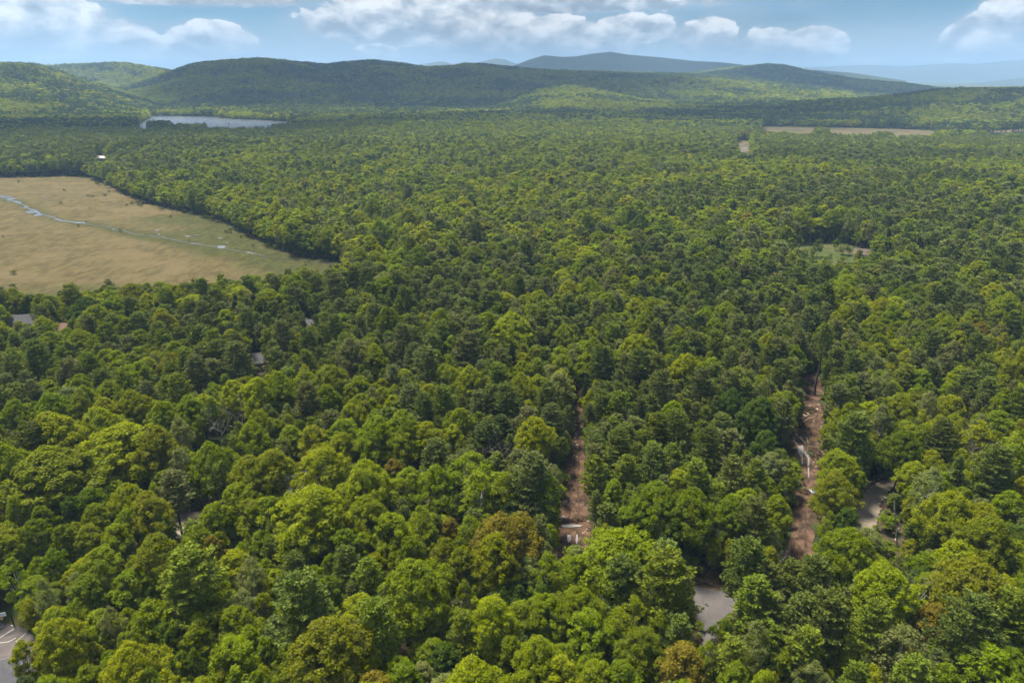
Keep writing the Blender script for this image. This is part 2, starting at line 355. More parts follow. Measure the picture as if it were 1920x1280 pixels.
def sheet(name, pts, material, z, step, attr=None, jag=0.0, parent=None, world=False, relief=0.0):
    """a flat sheet over a ground polygon, edges densified and slightly ragged"""
    poly = pts if world else ground_poly(pts)
    P = []
    for i in range(len(poly)):
        a, b = np.array(poly[i]), np.array(poly[(i + 1) % len(poly)])
        n = max(1, int(np.linalg.norm(b - a) / step))
        for k in range(n): P.append(a + (b - a) * k / n)
    P = np.array(P)
    if jag:
        P = P + np.stack([fbm(P[:, 0] / (jag * 3), P[:, 1] / (jag * 3), 50, 3) - .5, fbm(P[:, 0] / (jag * 3), P[:, 1] / (jag * 3), 60, 3) - .5], 1) * 2 * jag
    lo, hi = P.min(0), P.max(0)
    gx, gy = np.meshgrid(np.arange(lo[0], hi[0], step), np.arange(lo[1], hi[1], step))
    g = np.stack([gx.ravel(), gy.ravel()], 1)
    g = g[inpoly(g[:, 0], g[:, 1], P)] if len(g) else g
    if len(g): g = g[polydist(g[:, 0], g[:, 1], P) > step * 0.4]
    n = len(P)
    vs = [Vector(p) for p in P] + [Vector(p) for p in g]
    r = delaunay_2d_cdt(vs, [], [list(range(n))], 1, 1e-4)
    V = np.array([(v[0], v[1], 0) for v in r[0]]); V[:, 2] = H(V[:, 0], V[:, 1]) + z
    if relief: V[:, 2] += relief * (fbm(V[:, 0] / 1.6, V[:, 1] / 3.2, 81, 4) - .28)
    F = np.array([f for f in r[2] if len(f) == 3])
    # keep faces pointing up
    A, B, C = V[F[:, 0]], V[F[:, 1]], V[F[:, 2]]
    flip = ((B - A)[:, 0] * (C - A)[:, 1] - (B - A)[:, 1] * (C - A)[:, 0]) < 0
    F[flip] = F[flip][:, ::-1]
    at_ = None
    if attr: at_ = {k: ('POINT', 'FLOAT', f(V[:, 0], V[:, 1])) for k, f in attr.items()}
    return obj(name, new_mesh(name, V, F, material, attrs=at_), parent, kind='structure') if parent is None else obj(name, new_mesh(name, V, F, material, attrs=at_), parent)
def ribbon(name, pts, material, z, parent=None, world=False):
    """pts: (px, py, width) along the middle"""
    C = np.array([at(p[0], p[1]) if not world else p[:2] for p in pts]); w = np.array([p[2] for p in pts])
    T = np.gradient(C, axis=0); T /= np.linalg.norm(T, axis=1)[:, None] + 1e-9
    N = np.stack([-T[:, 1], T[:, 0]], 1)
    L, R = C + N * w[:, None] / 2, C - N * w[:, None] / 2
    V = np.concatenate([L, R]); V = np.c_[V, H(V[:, 0], V[:, 1]) + z]; n = len(C)
    F = np.array([(i, i + n, i + n + 1, i + 1) for i in range(n - 1)])
    me = new_mesh(name, V, F, material)
    o = obj(name, me, parent)
    if parent is None: o['kind'] = 'structure'
    return o
def dense(pts, step):
    """resample a pixel polyline with widths, wiggled a little, in world units"""
    C = np.array([at(p[0], p[1]) for p in pts]); w = np.array([p[2] for p in pts])
    s = np.r_[0, np.cumsum(np.linalg.norm(np.diff(C, axis=0), axis=1))]
    t = np.linspace(0, s[-1], max(3, int(s[-1] / step)))
    return np.c_[np.interp(t, s, C[:, 0]), np.interp(t, s, C[:, 1]), np.interp(t, s, w)]

# ------------------------------------------------------------------ ground, far land, mountains
def polar(azs, rs, hf):
    A, R = np.meshgrid(azs, rs); X, Y = R * np.sin(A), R * np.cos(A)
    V = np.stack([X.ravel(), Y.ravel(), hf(X.ravel(), Y.ravel())], 1)
    na, nr = len(azs), len(rs)
    i = np.arange(nr - 1)[:, None] * na + np.arange(na - 1)[None, :]
    F = np.stack([i, i + 1, i + 1 + na, i + na], -1).reshape(-1, 4)[:, ::-1]
    return V, F
d2r = math.pi / 180
AZ = np.concatenate([np.arange(-180, -48, 4), np.arange(-48, 48.01, 0.22), np.arange(52, 180.1, 4)]) * d2r
AZ[-1] = math.pi
RS = np.concatenate([[0.01], np.geomspace(8, 5600, 360)])
V, F = polar(AZ, RS, H)
dd = np.hypot(V[:, 0], V[:, 1])
g = obj('ground', new_mesh('ground', V, F, M['ground'], attrs={'veg': ('POINT', 'FLOAT', sstep(dd, 700, 1500))}, smooth=True), kind='structure')
RS2 = np.geomspace(5600, 30000, 60)
V, F = polar(AZ, RS2, lambda x, y: H(x, y) * (1 - sstep(np.hypot(x, y), 5600, 6500)) + 18 * (fbm(x / 1500, y / 1500, 77, 3) - .5) * sstep(np.hypot(x, y), 5600, 7000))
obj('far_valley', new_mesh('far_valley', V, F, M['far_land'], smooth=True), kind='structure')
MOUNT = [
    ('mountain', 6100, 700, 1500, [(700, 158), (760, 150), (900, 132), (960, 125), (990, 113), (1020, 104), (1055, 107), (1080, 106), (1110, 101), (1145, 97.5), (1180, 103), (1240, 108), (1300, 114.5), (1350, 117), (1395, 122), (1480, 128), (1600, 137), (1700, 152)]),
    ('mountain', 10500, 2200, 1800, [(640, 148), (700, 135), (780, 122), (812, 117.5), (830, 115), (850, 121), (870, 116), (895, 118), (928, 110), (945, 111), (965, 119), (1000, 125), (1060, 135), (1150, 140), (1280, 124), (1330, 119.5), (1380, 121), (1420, 127), (1500, 140)]),
    ('mountain_ridge', 16500, 3000, 2500, [(1300, 147), (1380, 134), (1500, 127), (1575, 123.5), (1620, 122), (1700, 124), (1780, 119), (1830, 120), (1880, 115), (1920, 112), (2000, 108), (2200, 112), (2500, 120)]),
    ('mountain_ridge', 10000, 1300, 1200, [(1740, 163), (1790, 158), (1850, 154), (1920, 146), (2050, 140), (2300, 138)]),
]
for k, (nm, D, fr, ba, pts) in enumerate(MOUNT):
    r = ridge(D, fr, ba, pts, 0)
    a = np.linspace(r['az'][0], r['az'][-1], 420); rs = np.r_[np.linspace(D - fr, D, 26), np.linspace(D, D + ba, 10)[1:]]
    def hf(x, y):
        d = np.hypot(x, y); t = np.where(d < D, sstep(d, D - fr, D) ** 1.2, 1 - sstep(d, D, D + ba))
        c = np.interp(np.arctan2(x, y), r['az'], r['crest'])
        return -25 + (c + 25) * t * (1 + 0.8 * (fbm(x / 700, y / 700, 90 + k, 4) - .5) * t * (1 - t) * 4)
    V, F = polar(a, rs, hf)
    obj(nm, new_mesh(nm, V, F, M['mountain'], smooth=True), kind='structure')

# unseen cumulus added overhead, out of frame, to lay shadows over the hills
def clouds(name, dens, lst):
    m, nt, out = mat(name)
    tr, di, tl = nt.node('ShaderNodeBsdfTransparent'), nt.node('ShaderNodeBsdfDiffuse'), nt.node('ShaderNodeBsdfTranslucent')
    di.inputs[0].default_value = tl.inputs[0].default_value = (.85, .87, .9, 1)
    a, b = nt.node('ShaderNodeMixShader'), nt.node('ShaderNodeMixShader'); a.inputs[0].default_value = .5; b.inputs[0].default_value = dens
    nt.link(di.outputs[0], a.inputs[1]); nt.link(tl.outputs[0], a.inputs[2]); nt.link(tr.outputs[0], b.inputs[1]); nt.link(a.outputs[0], b.inputs[2]); nt.link(b.outputs[0], out.inputs[0])
    for i, (azd, d, rx, ry, top) in enumerate(lst):
        gx, gy = d * math.sin(azd * d2r), d * math.cos(azd * d2r); alt = 1150.0
        k = alt / math.tan(SUN_EL)
        bm = bmesh.new(); bmesh.ops.create_icosphere(bm, subdivisions=5, radius=1.0)
        co = np.array([v.co[:] for v in bm.verts]); q = co * 1.9
        n = fbm(q[:, 0] + q[:, 2] * 1.3 + i * 9, q[:, 1] - q[:, 2] + 40, 120 + i, 4) * .9 + .55
        for v, n_ in zip(bm.verts, n):
            c = v.co.copy(); v.co = Vector((c.x * rx * n_, c.y * ry * n_, (c.z if c.z > 0 else c.z * .18) * top * n_))
        me = bpy.data.meshes.new('cloud'); bm.to_mesh(me); bm.free(); me.materials.append(m); me.polygons.foreach_set('use_smooth', np.ones(len(me.polygons), bool))
        obj('cloud', me, None, (gx + k * math.sin(SUN_AZ), gy + k * math.cos(SUN_AZ), alt), kind='structure')
# azimuth and distance of the shadow, half widths, height
CLOUDS = [(-18, 3000, 420, 330, 250), (-10, 2400, 800, 420, 300), (-3, 3050, 650, 480, 300), (6, 2750, 420, 320, 260), (13, 1560, 460, 120, 150), (-25, 1500, 520, 150, 180), (9, 6000, 1500, 900, 450), (27, 3900, 700, 700, 320), (29, 2050, 620, 260, 260), (-33, 1350, 420, 180, 220)]
clouds('cloud_vapour', .76, CLOUDS)
clouds('thin_cloud_vapour', .13, [(2, 480, 1500, 830, 260)])  # unseen thin layer added overhead to dim and soften light on the near woods

# haze: the air between, one closed box round everything
def haze_box():
    m, nt, out = mat('haze_air')
    pv = nt.node('ShaderNodeVolumePrincipled'); pv.inputs['Color'].default_value = (0.38, 0.62, 0.96, 1); pv.inputs['Density'].default_value = HAZE; pv.inputs['Anisotropy'].default_value = 0.0
    nt.link(pv.outputs[0], out.inputs['Volume'])
    s, z0, z1 = 32000, -40, 560
    V = [(x, y, z) for z in (z0, z1) for x, y in ((-s, -s), (s, -s), (s, s), (-s, s))]
    F = [(3, 2, 1, 0), (4, 5, 6, 7), (0, 1, 5, 4), (1, 2, 6, 5), (2, 3, 7, 6), (3, 0, 4, 7)]
    obj('haze', new_mesh('haze', V, F, m), kind='stuff')
HAZE = 1.25e-4
haze_box()
# ------------------------------------------------------------------ tree shapes (each shape is made once, then shared)
class B:
    def __init__(s): s.V, s.F, s.mi, s.lv, s.n = [], [], [], [], 0
    def add(s, V, F, mi, lv):
        s.V.append(V); s.F.append(F + s.n); s.mi.append(np.full(len(F), mi)); s.lv.append(lv); s.n += len(V)
    def tube(s, pts, rad, sides=5, mi=0):
        pts = np.asarray(pts, float); rad = np.asarray(rad, float); n = len(pts)
        T = np.gradient(pts, axis=0); T /= np.linalg.norm(T, axis=1)[:, None] + 1e-9
        ref = np.where(np.abs(T[:, 2:3]) > 0.9, np.array([[1., 0, 0]]), np.array([[0, 0, 1.]]))
        U = np.cross(T, ref); U /= np.linalg.norm(U, axis=1)[:, None] + 1e-9; W_ = np.cross(T, U)
        a = np.arange(sides) * 2 * math.pi / sides
        V = pts[:, None] + rad[:, None, None] * (np.cos(a)[None, :, None] * U[:, None] + np.sin(a)[None, :, None] * W_[:, None])
        i, j = np.meshgrid(np.arange(n - 1), np.arange(sides), indexing='ij'); j2 = (j + 1) % sides
        F = np.stack([i * sides + j, i * sides + j2, (i + 1) * sides + j2, (i + 1) * sides + j], -1).reshape(-1, 4)
        s.add(V.reshape(-1, 3), F, mi, np.full(n * sides, .5))
    def leaves(s, C, N, size, aspect, rng, mi=1, lv=None):
        n = len(C); N = N / (np.linalg.norm(N, axis=1)[:, None] + 1e-9)
        r = rng.normal(size=(n, 3)); T = np.cross(N, r); T /= np.linalg.norm(T, axis=1)[:, None] + 1e-9; K = np.cross(N, T)
        size = np.broadcast_to(size, (n,))[:, None]
        V = np.stack([C - T * size, C - K * size * aspect, C + T * size, C + K * size * aspect], 1).reshape(-1, 3)
        l = rng.random(n) if lv is None else lv
        s.add(V, np.arange(4 * n).reshape(-1, 4), mi, np.repeat(l, 4))
    def blades(s, C, D, length, width, rng, mi=1):
        n = len(C); D = D / (np.linalg.norm(D, axis=1)[:, None] + 1e-9)
        K = np.cross(D, rng.normal(size=(n, 3))); K /= np.linalg.norm(K, axis=1)[:, None] + 1e-9
        L = np.broadcast_to(length, (n,))[:, None]; w = np.broadcast_to(width, (n,))[:, None]
        V = np.stack([C, C + D * L * .5 + K * w, C + D * L, C + D * L * .5 - K * w], 1).reshape(-1, 3)
        s.add(V, np.arange(4 * n).reshape(-1, 4), mi, np.repeat(rng.random(n), 4))
    def arrays(s, only=None):
        V, F, mi, lv = np.concatenate(s.V), np.concatenate(s.F), np.concatenate(s.mi), np.concatenate(s.lv)
        if only is not None:
            F = F[mi == only]; u, inv = np.unique(F, return_inverse=True); return V[u], inv.reshape(F.shape), np.zeros(len(F)), lv[u]
        return V, F, mi, lv

LOD = {'B': [(110, 96, .175), (46, 26, .40), (22, 9, .82), (12, 6, 1.25)], 'A': [(86, 64, .15), (38, 18, .36), (16, 8, .75), (9, 6, 1.1)]}
def broadleaf(seed, lod, kind='B', big=False):
    r = np.random.default_rng(1000 + seed); b = B(); npuff, nleaf, ls = LOD[kind][lod]
    R = 4.0; top = 16.0
    if big: npuff, nleaf, R, top = 250, 90, 6.2, 19.0
    base = r.uniform(4.2, 6.0) if kind == 'B' else r.uniform(3.2, 5.0)
    form = r.uniform(0, 1)
    # uneven crown outline: a few lobes pushed out
    lobes = [(r.uniform(0, 6.28), r.uniform(.15, .45), r.uniform(.3, 1.0)) for _ in range(6)]
    def crownr(t, a):      # t 0 base .. 1 top
        if kind == 'B': prof = (math.sin(math.pi * (0.18 + 0.76 * t)) ** (0.55 + .4 * form)) * (1.0 - .10 * t)
        else: prof = (math.sin(math.pi * (0.12 + 0.86 * t) ** .85)) ** .8 * .86
        k = 0.84
        for la, amp, lt in lobes: k += amp * max(0, math.cos(a - la)) ** 3 * math.exp(-((t - lt) / .35) ** 2)
        return R * prof * k
    pc, pr, pt = [], [], []
    for i in range(npuff):
        t = r.uniform(0, 1) ** .8 if i > 2 else r.uniform(.8, 1.0)
        a = i * 2.39996 + r.uniform(-.5, .5); f = math.sqrt(r.uniform(.10, 1.0))
        rr = crownr(t, a) * f
        rad = r.uniform(.48, 1.12) * (1.0 if lod == 0 else 1.18 if lod == 1 else 1.4) * (.86 if kind == 'A' else 1.0) * (1 - .25 * t)
        z = base + (top - base - .8) * t * (1 - .10 * f * f)
        pc.append((rr * math.cos(a) * .93, rr * math.sin(a) * .93, z)); pr.append(rad); pt.append(t)
    pc = np.array(pc); pr = np.array(pr)
    ctr = np.array((0, 0, base + (top - base) * .42))
    Cs, Ns = [], []
    for c, rad in zip(pc, pr):
        n = r.normal(size=(nleaf * 2, 3)); n /= np.linalg.norm(n, axis=1)[:, None]
        o = (c - ctr); o[2] *= .8; o /= np.linalg.norm(o) + 1e-6
        w = n @ o + n[:, 2] * .55
        n = n[np.argsort(-w + r.normal(size=len(w)) * .45)][:nleaf]
        sq = np.array((1.0, 1.0, r.uniform(.6, 1.15)))
        C = c + n * sq * rad * r.uniform(.70, 1.22, size=(nleaf, 1)) + r.normal(size=(nleaf, 3)) * .09
        N = n + r.normal(size=(nleaf, 3)) * .55 + np.array((0, 0, .75))
        Cs.append(C); Ns.append(N)
    Cs, Ns = np.concatenate(Cs), np.concatenate(Ns)
    # trunk and limbs
    lean = r.normal(size=2) * .35
    if lod < 2:
        zt = base + (top - base) * .55
        zs = np.linspace(-.4, zt, 6); rad0 = .26 if kind == 'B' else .15
        P = np.stack([lean[0] * (zs / zt) ** 2, lean[1] * (zs / zt) ** 2, zs], 1)
        b.tube(P, rad0 * (1 - .75 * (zs + .4) / (zt + .4)) + np.where(zs < 0, .1, 0), 6 if lod == 0 else 4)
        for k in np.argsort(r.random(npuff))[:(14 if lod == 0 else 6)]:
            z0 = r.uniform(base * .75, zt * .9); s0 = np.array((lean[0] * (z0 / zt) ** 2, lean[1] * (z0 / zt) ** 2, z0)); e = pc[k] - (0, 0, .3)
            if e[2] < z0 + .3: continue
            mid = (s0 + e) / 2 + np.array((0, 0, -.1 * np.linalg.norm(e - s0))) + (e - s0) * np.array((.12, .12, 0))
            b.tube([s0, mid, e], [.10 if kind == 'B' else .06, .06, .02], 4)
    else: b.tube([(0, 0, -.3), (0, 0, base + 2)], [.25, .12], 3)
    b.leaves(Cs, Ns, ls * r.uniform(.6, 1.45, size=len(Cs)), .58, r)
    return b
def pine(seed, lod, kind='P', big=False):
    r = np.random.default_rng(2000 + seed); b = B()
    top = 20.0 if kind == 'P' else 17.0; R = 4.0 if kind == 'P' else 2.5
    base = r.uniform(5.0, 8.5) if kind == 'P' else r.uniform(1.5, 3.5)
    if big: top, R = 21.0, 5.6
    nw = [15 if big else 12, 11, 9, 7][lod] if kind == 'P' else [20, 15, 10, 7][lod]; nb = [7 if big else 6, 5, 4, 3][lod]
    bend = r.normal(size=2) * .25
    def axis(z): return np.array((bend[0] * (z / top) ** 2, bend[1] * (z / top) ** 2, z))
    zs = np.linspace(-.4, top - .2, 7 if lod < 2 else 2)
    b.tube([axis(z) for z in zs], .30 * (1 - .93 * (zs + .4) / (top + .2)), [6, 4, 3, 3][lod])
    C, D, L, Wd = [], [], [], []
    bare = r.random() < .5
    asym = r.uniform(0, 6.28)
    for w in range(nw):
        t = (w + r.uniform(-.25, .25)) / (nw - .5); t = min(max(t, 0), 1)
        z = base + (top - base - .5) * t ** .92
        if kind == 'P': prof = (1 - t) ** .50 * (.72 + .28 * min(1, t * 4)) + .06
        else: prof = (1 - t) ** .9 + .04
        off = r.uniform(0, 6.28)
        for k in range(nb):
            if r.random() < (.13 if kind == 'P' else .04) and t < .9: continue
            a = off + k * 6.283 / nb + r.uniform(-.35, .35)
            ln = R * prof * r.uniform(.66, 1.12) * (1 + .18 * math.cos(a - asym))
            out = np.array((math.cos(a), math.sin(a), 0)); side = np.array((-out[1], out[0], 0))
            rise = (.05 + .55 * t if kind == 'P' else -.28 + .45 * t) + r.normal() * .06
            def bp(s): return axis(z) + out * ln * s + np.array((0, 0, ln * (rise * s + (.16 if kind == 'P' else .1) * s * s)))
            if lod < 2 and (lod == 0 or k % 2 == 0): b.tube([bp(0), bp(.5), bp(1)], [.055 * (1 - .6 * t), .03, .008], 3)
            nt_ = [max(5, int(4 + 3.6 * ln)), 5, 2, 2][lod]
            for q in range(nt_):
                s = (.30 + .70 * (q + r.random()) / nt_); s = min(s, 1)
                lat = r.normal() * ln * .20 * (1.15 - .6 * s) if lod < 3 else 0
                c = bp(s) + side * lat + np.array((0, 0, r.normal() * .05))
                nbld = [9, 5, 3, 2][lod]
                dirs = out * .75 + side * (np.sign(lat) * .45) + np.array((0, 0, .24 if kind == 'P' else .05)) + r.normal(size=(nbld, 3)) * np.array((.55, .55, .26))
                C.append(np.repeat(c[None], nbld, 0) + r.normal(size=(nbld, 3)) * [.10, .16, .3, .3][lod]); D.append(dirs)
                L.append(np.full(nbld, [.62, .98, 1.5, 2.1][lod]) * r.uniform(.7, 1.2, nbld)); Wd.append(np.full(nbld, [.115, .22, .42, .62][lod]))
    # leader tuft
    n = [22, 10, 5, 3][lod]
    C.append(np.repeat(axis(top - .7)[None], n, 0) + r.normal(size=(n, 3)) * .12); D.append(r.normal(size=(n, 3)) * (.5, .5, .2) + np.array((0, 0, .9)))
    L.append(np.full(n, [.7, .9, 1.2, 1.5][lod])); Wd.append(np.full(n, [.10, .16, .3, .4][lod]))
    b.blades(np.concatenate(C), np.concatenate(D), np.concatenate(L), np.concatenate(Wd), r)
    if lod == 0 and kind == 'P':      # dead lower stubs
        for _ in range(10):
            z = r.uniform(2.5, base + .5); a = r.uniform(0, 6.28); l = r.uniform(.6, 2.0)
            p = axis(z); b.tube([p, p + np.array((math.cos(a) * l, math.sin(a) * l, -.1 * l))], [.03, .008], 3)
    return b
def dead(seed, lod=0):
    r = np.random.default_rng(3000 + seed); b = B(); top = 14.0
    def grow(p, d, l, rad, depth):
        q = p + d * l * .5 + r.normal(size=3) * .05 * l; e = p + d * l + r.normal(size=3) * .07 * l
        b.tube([p, q, e], [rad, rad * .75, rad * .5], 5 if depth == 0 else 3, 1)
        if depth >= 4: return
        for k in range(3 if depth else 2):
            nd = d * .75 + r.normal(size=3) * (.55, .55, .3) + np.array((0, 0, .18)); nd /= np.linalg.norm(nd)
            grow(e, nd, l * r.uniform(.55, .78), rad * .5, depth + 1)
        for k in range(3 if depth else 4):
            u = r.uniform(.35, .95); nd = d * .35 + r.normal(size=3) * (.7, .7, .25) + np.array((0, 0, .2)); nd /= np.linalg.norm(nd)
            if depth < 3: grow(p + (e - p) * u, nd, l * r.uniform(.4, .6), rad * .38, depth + 2)
    grow(np.array((0, 0, -.3)), np.array((0, 0, 1.0)), 5.6, .17, 0)
    return b
NVAR = {'B': 9, 'A': 5, 'P': 8, 'S': 4, 'D': 4}; NBIG = {'B': 4, 'P': 3}; BIGD = {'B': 12.4, 'P': 11.2}; BIGH = {'B': 19.0, 'P': 21.0}
MATS = {'B': ('bark', 'leaf'), 'A': ('birch_bark', 'leaf'), 'P': ('pine_bark', 'needle'), 'S': ('pine_bark', 'needle'), 'D': ('dead_wood', 'dead_wood')}
BASEH = {'B': 16.0, 'A': 16.0, 'P': 20.0, 'S': 17.0, 'D': 13.0}; BASED = {'B': 8.0, 'A': 7.2, 'P': 8.0, 'S': 5.0, 'D': 8.0}
def make(kind, v, lod):
    if kind in 'BA': return broadleaf(v + (50 if kind == 'A' else 0), lod, kind)
    if kind in 'PS': return pine(v + (50 if kind == 'S' else 0), lod, kind)
    return dead(v)
SRC = bpy.data.collections.new('tree_shapes')           # never linked: shapes for the scattered woods
SRC_ID, PARTMESH = {}, {}
cnt = 0
for kind in 'BAPSD':
    for lod in range(4):
        for v in range(NVAR[kind] if lod < 3 else min(4, NVAR[kind])):
            if kind == 'D' and lod > 0: continue
            bb = make(kind, v, lod); V_, F_, mi_, lv_ = bb.arrays()
            mm = [M[k] for k in MATS[kind]]
            me = new_mesh('tree_shape', V_, F_, mm, mi_, {'lv': ('POINT', 'FLOAT', lv_)})
            o = bpy.data.objects.new('shape_%04d' % cnt, me); SRC.objects.link(o); SRC_ID[kind, lod, v] = cnt; cnt += 1
            if lod == 0:
                for nm, part in (('trunk', 0), ('crown', 1)):
                    if kind == 'D' and part == 0: continue
                    V_, F_, _, lv_ = bb.arrays(part)
                    PARTMESH[kind, v, nm] = new_mesh(nm, V_, F_, mm[part], None, {'lv': ('POINT', 'FLOAT', lv_)})

for kind in 'BP':
    for v in range(NBIG[kind]):
        bb = broadleaf(80 + v, 0, 'B', True) if kind == 'B' else pine(80 + v, 0, 'P', True)
        for nm, part in (('trunk', 0), ('crown', 1)):
            V_, F_, _, lv_ = bb.arrays(part); PARTMESH[kind + 'big', v, nm] = new_mesh(nm, V_, F_, M[MATS[kind][part]], None, {'lv': ('POINT', 'FLOAT', lv_)})

# foliage colours (reflectance)
TINT = {'y': (.186, .220, .004), 'b': (.142, .190, .004), 'm': (.106, .152, .004), 'd': (.058, .096, .008), 'p': (.140, .165, .046), 'o': (.142, .166, .007), 'r': (.152, .130, .012),
        'P': (.108, .142, .026), 'G': (.122, .146, .044), 'L': (.130, .172, .016), 'K': (.056, .082, .022), 'N': (.040, .068, .030), 'M': (.055, .014, .016), 'g': (.10, .10, .06)}
TWORD = {'y': 'yellow-green', 'b': 'bright green', 'm': 'mid-green', 'd': 'deep green', 'p': 'pale grey-green', 'o': 'olive', 'r': 'bronze-tinged olive',
         'P': 'dark green', 'G': 'grey-green', 'L': 'light green', 'K': 'blackish green', 'N': 'dark blue-green', 'M': 'maroon', 'g': 'bare grey'}

# ------------------------------------------------------------------ trees picked out of the photograph: crown-top pixel, crown width in pixels, kind, colour
HERO = """90 1150 100 B y;34 1194 52 B y;232 1195 110 B y;155 1238 62 B b;200 1258 55 B y;14 1034 52 A b;72 1074 46 A p;155 1068 72 B m;65 1038 36 B b;95 1022 52 B m;215 1078 42 B y;
185 1042 56 A m;340 1026 135 P L;285 1068 50 B b;365 1071 36 A b;275 1115 82 B b;340 1105 72 B b;300 1160 56 B m;365 1145 60 B b;200 1130 42 A p;358 1167 60 B b;235 1175 52 B m;400 1112 34 A b;435 1130 72 B b;
430 1192 92 B b;424 1220 62 B o;360 1208 36 A m;320 1256 52 A y;465 1033 62 A p;375 1264 62 B y;480 1250 60 B b;462 1170 62 B b;275 1240 56 A m;562 1073 130 P P;598 1147 165 B o;702 1126 98 P L;770 1038 132 B b;
720 1090 60 A p;870 1148 56 P L;922 1110 108 B y;870 1077 36 A b;835 1052 50 B m;822 1134 42 A b;780 1137 46 B m;880 1221 128 B y;760 1235 72 B m;645 1024 62 P P;690 1045 62 P L;545 1034 62 P P;865 1018 62 B o;
495 1190 52 B m;490 1245 42 B y;955 1184 62 B b;945 1258 62 B b;490 1108 42 B b;652 1150 60 B y;615 1076 52 B m;1027 1021 60 A b;1082 1034 62 B b;1090 1089 95 B b;975 1117 70 B o;1106 1128 88 B b;1162 1132 62 B b;
1192 1101 80 A b;1256 1025 130 P L;1168 1038 90 P P;1206 1164 102 B o;1290 1194 98 B r;1336 1176 56 A b;1372 1194 72 P L;1170 1227 82 B m;1010 1179 102 B y;1052 1218 82 B y;1420 1078 84 P L;1412 1006 92 P P;1422 1153 72 A p;
1364 1140 46 B m;1182 1206 60 B m;1262 1262 92 A p;985 1250 62 B b;1086 1265 52 B y;1384 1232 72 B b;1412 1215 42 B y;1240 1136 62 A b;1540 1029 92 P P;1490 1046 60 P P;1665 1044 120 B y;1740 1060 62 D g;1840 1034 140 B o;
1655 1072 62 P L;1506 1104 82 P P;1560 1100 108 P P;1646 1122 92 P L;1712 1156 108 A p;1842 1110 122 P P;1902 1102 92 P L;1520 1171 82 P L;1612 1237 62 P L;1722 1225 92 P L;1535 1229 62 A p;1872 1200 102 B b;1892 1073 62 B y;1800 1083 48 B b;
1454 1168 54 P L;1474 1206 52 B b;1692 1026 38 A p;1756 1124 72 B r;1782 1236 62 B b;1832 1212 52 B m;1902 1250 62 B b;1446 1048 60 P P;1446 1106 62 P P;76 830 165 B o;165 846 66 B m;222 784 150 B y;285 790 92 B o;386 820 84 B b;330 830 62 A p;
316 880 62 P G;226 856 86 B y;436 814 38 P L;466 846 84 B o;242 901 48 B b;270 914 86 B o;160 900 62 B m;20 921 48 A b;440 897 72 B b;400 934 62 B b;460 929 62 B b;170 939 62 B b;236 946 62 B b;160 976 52 B o;108 976 56 B m;58 968 62 B m;
212 975 58 B b;365 976 62 B b;287 990 100 B o;392 999 46 B r;70 944 50 B m;300 952 52 B m;10 998 52 B b;84 766 112 B y;102 792 62 B b;56 792 72 P P;175 756 82 B y;130 925 52 B d;508 832 98 B o;606 828 112 B y;680 854 98 B y;736 852 52 B r;
765 869 70 B b;816 861 82 B b;834 867 40 P G;894 871 82 A b;950 874 62 A b;586 900 148 B y;686 921 82 B b;732 954 72 B b;786 938 60 A b;500 923 62 B b;938 950 112 B r;880 953 62 A b;926 986 102 B y;800 970 52 B b;842 964 42 B r;
702 772 88 B b;746 809 58 B y;796 784 62 B y;850 788 44 B y;812 820 72 P G;882 836 92 A b;750 762 82 B b;862 758 62 B b;576 974 52 B b;540 984 52 B m;642 986 62 B m;762 1000 52 B m;832 1002 52 B o;1000 770 82 B y;1000 844 90 P G;1030 878 62 A m;
980 953 82 B r;1106 889 92 A b;1152 893 44 B b;1240 895 96 B m;1302 906 96 B m;1372 920 78 B m;1196 929 62 B m;1166 979 158 B b;1422 929 72 P P;1374 722 62 B d;1430 736 78 B d;1576 848 88 B o;1580 806 76 B b;1626 810 52 B b;1560 787 38 B b;
1704 799 74 B m;1736 789 54 B m;1772 783 62 P P;1846 777 62 A y;1756 867 72 A p;1792 911 102 B y;1852 936 92 B y;1872 960 112 B o;1604 982 104 B b;1592 944 54 B d;1726 909 62 P L;1862 858 62 B b;1772 963 54 P L;1478 885 38 A m;1612 772 82 P P;
1662 756 62 B m;1882 833 82 P P;1902 914 62 B b;1802 1000 84 B y;446 738 50 D g;400 752 52 D g;1000 800 50 D g;133 588 20 B M;330 770 50 A p;640 900 60 B y;560 860 60 A p;1090 800 56 P P;1330 800 60 P P;1160 800 64 P P;1230 830 60 P P;1380 850 60 P P;
1310 860 60 P L;1180 850 56 P L;1270 770 60 P P;1120 850 52 P L;1420 860 50 P L;1440 800 50 B d;1210 985 60 B m;1330 985 70 B d;1270 960 60 B d;940 800 50 D g;870 1090 30 D g;60 640 60 P P;190 740 70 B y;300 745 70 B b;150 720 70 B o;240 725 70 B y;90 735 70 B b;350 735 60 B b;
24 750 60 B b;430 705 60 B y;480 700 70 B y;520 690 70 B b;570 715 60 P G;610 715 60 B b;440 640 60 P G;365 665 56 P G;480 760 62 B b;470 780 70 B b;700 640 50 B y;880 680 60 B y;880 620 60 P G;800 650 60 P G;960 580 80 B y;1060 600 50 B b;1100 655 50 B b;1130 645 60 P P;1200 650 60 P P""".replace('\n', '').split(';')
def kindsize(k, diam):
    if k == 'B': return float(np.clip(6.5 + 1.05 * diam, 6, 20))
    if k == 'A': return float(np.clip(7.5 + 1.25 * diam, 8, 18))
    if k == 'P': return float(np.clip(7.5 + 1.15 * diam, 9, 21))
    if k == 'S': return float(np.clip(5 + 2.1 * diam, 7, 17))
    return float(np.clip(5 + 1.2 * diam, 7, 15))
KEEP = {(386, 820), (316, 880), (222, 784), (508, 832), (165, 846), (34, 1194)}      # stand in front of open ground in the photograph too
LOWH = {(133, 588): 9.0, (1478, 885): 10.0, (34, 1194): 11.5, (72, 1074): 14.0}
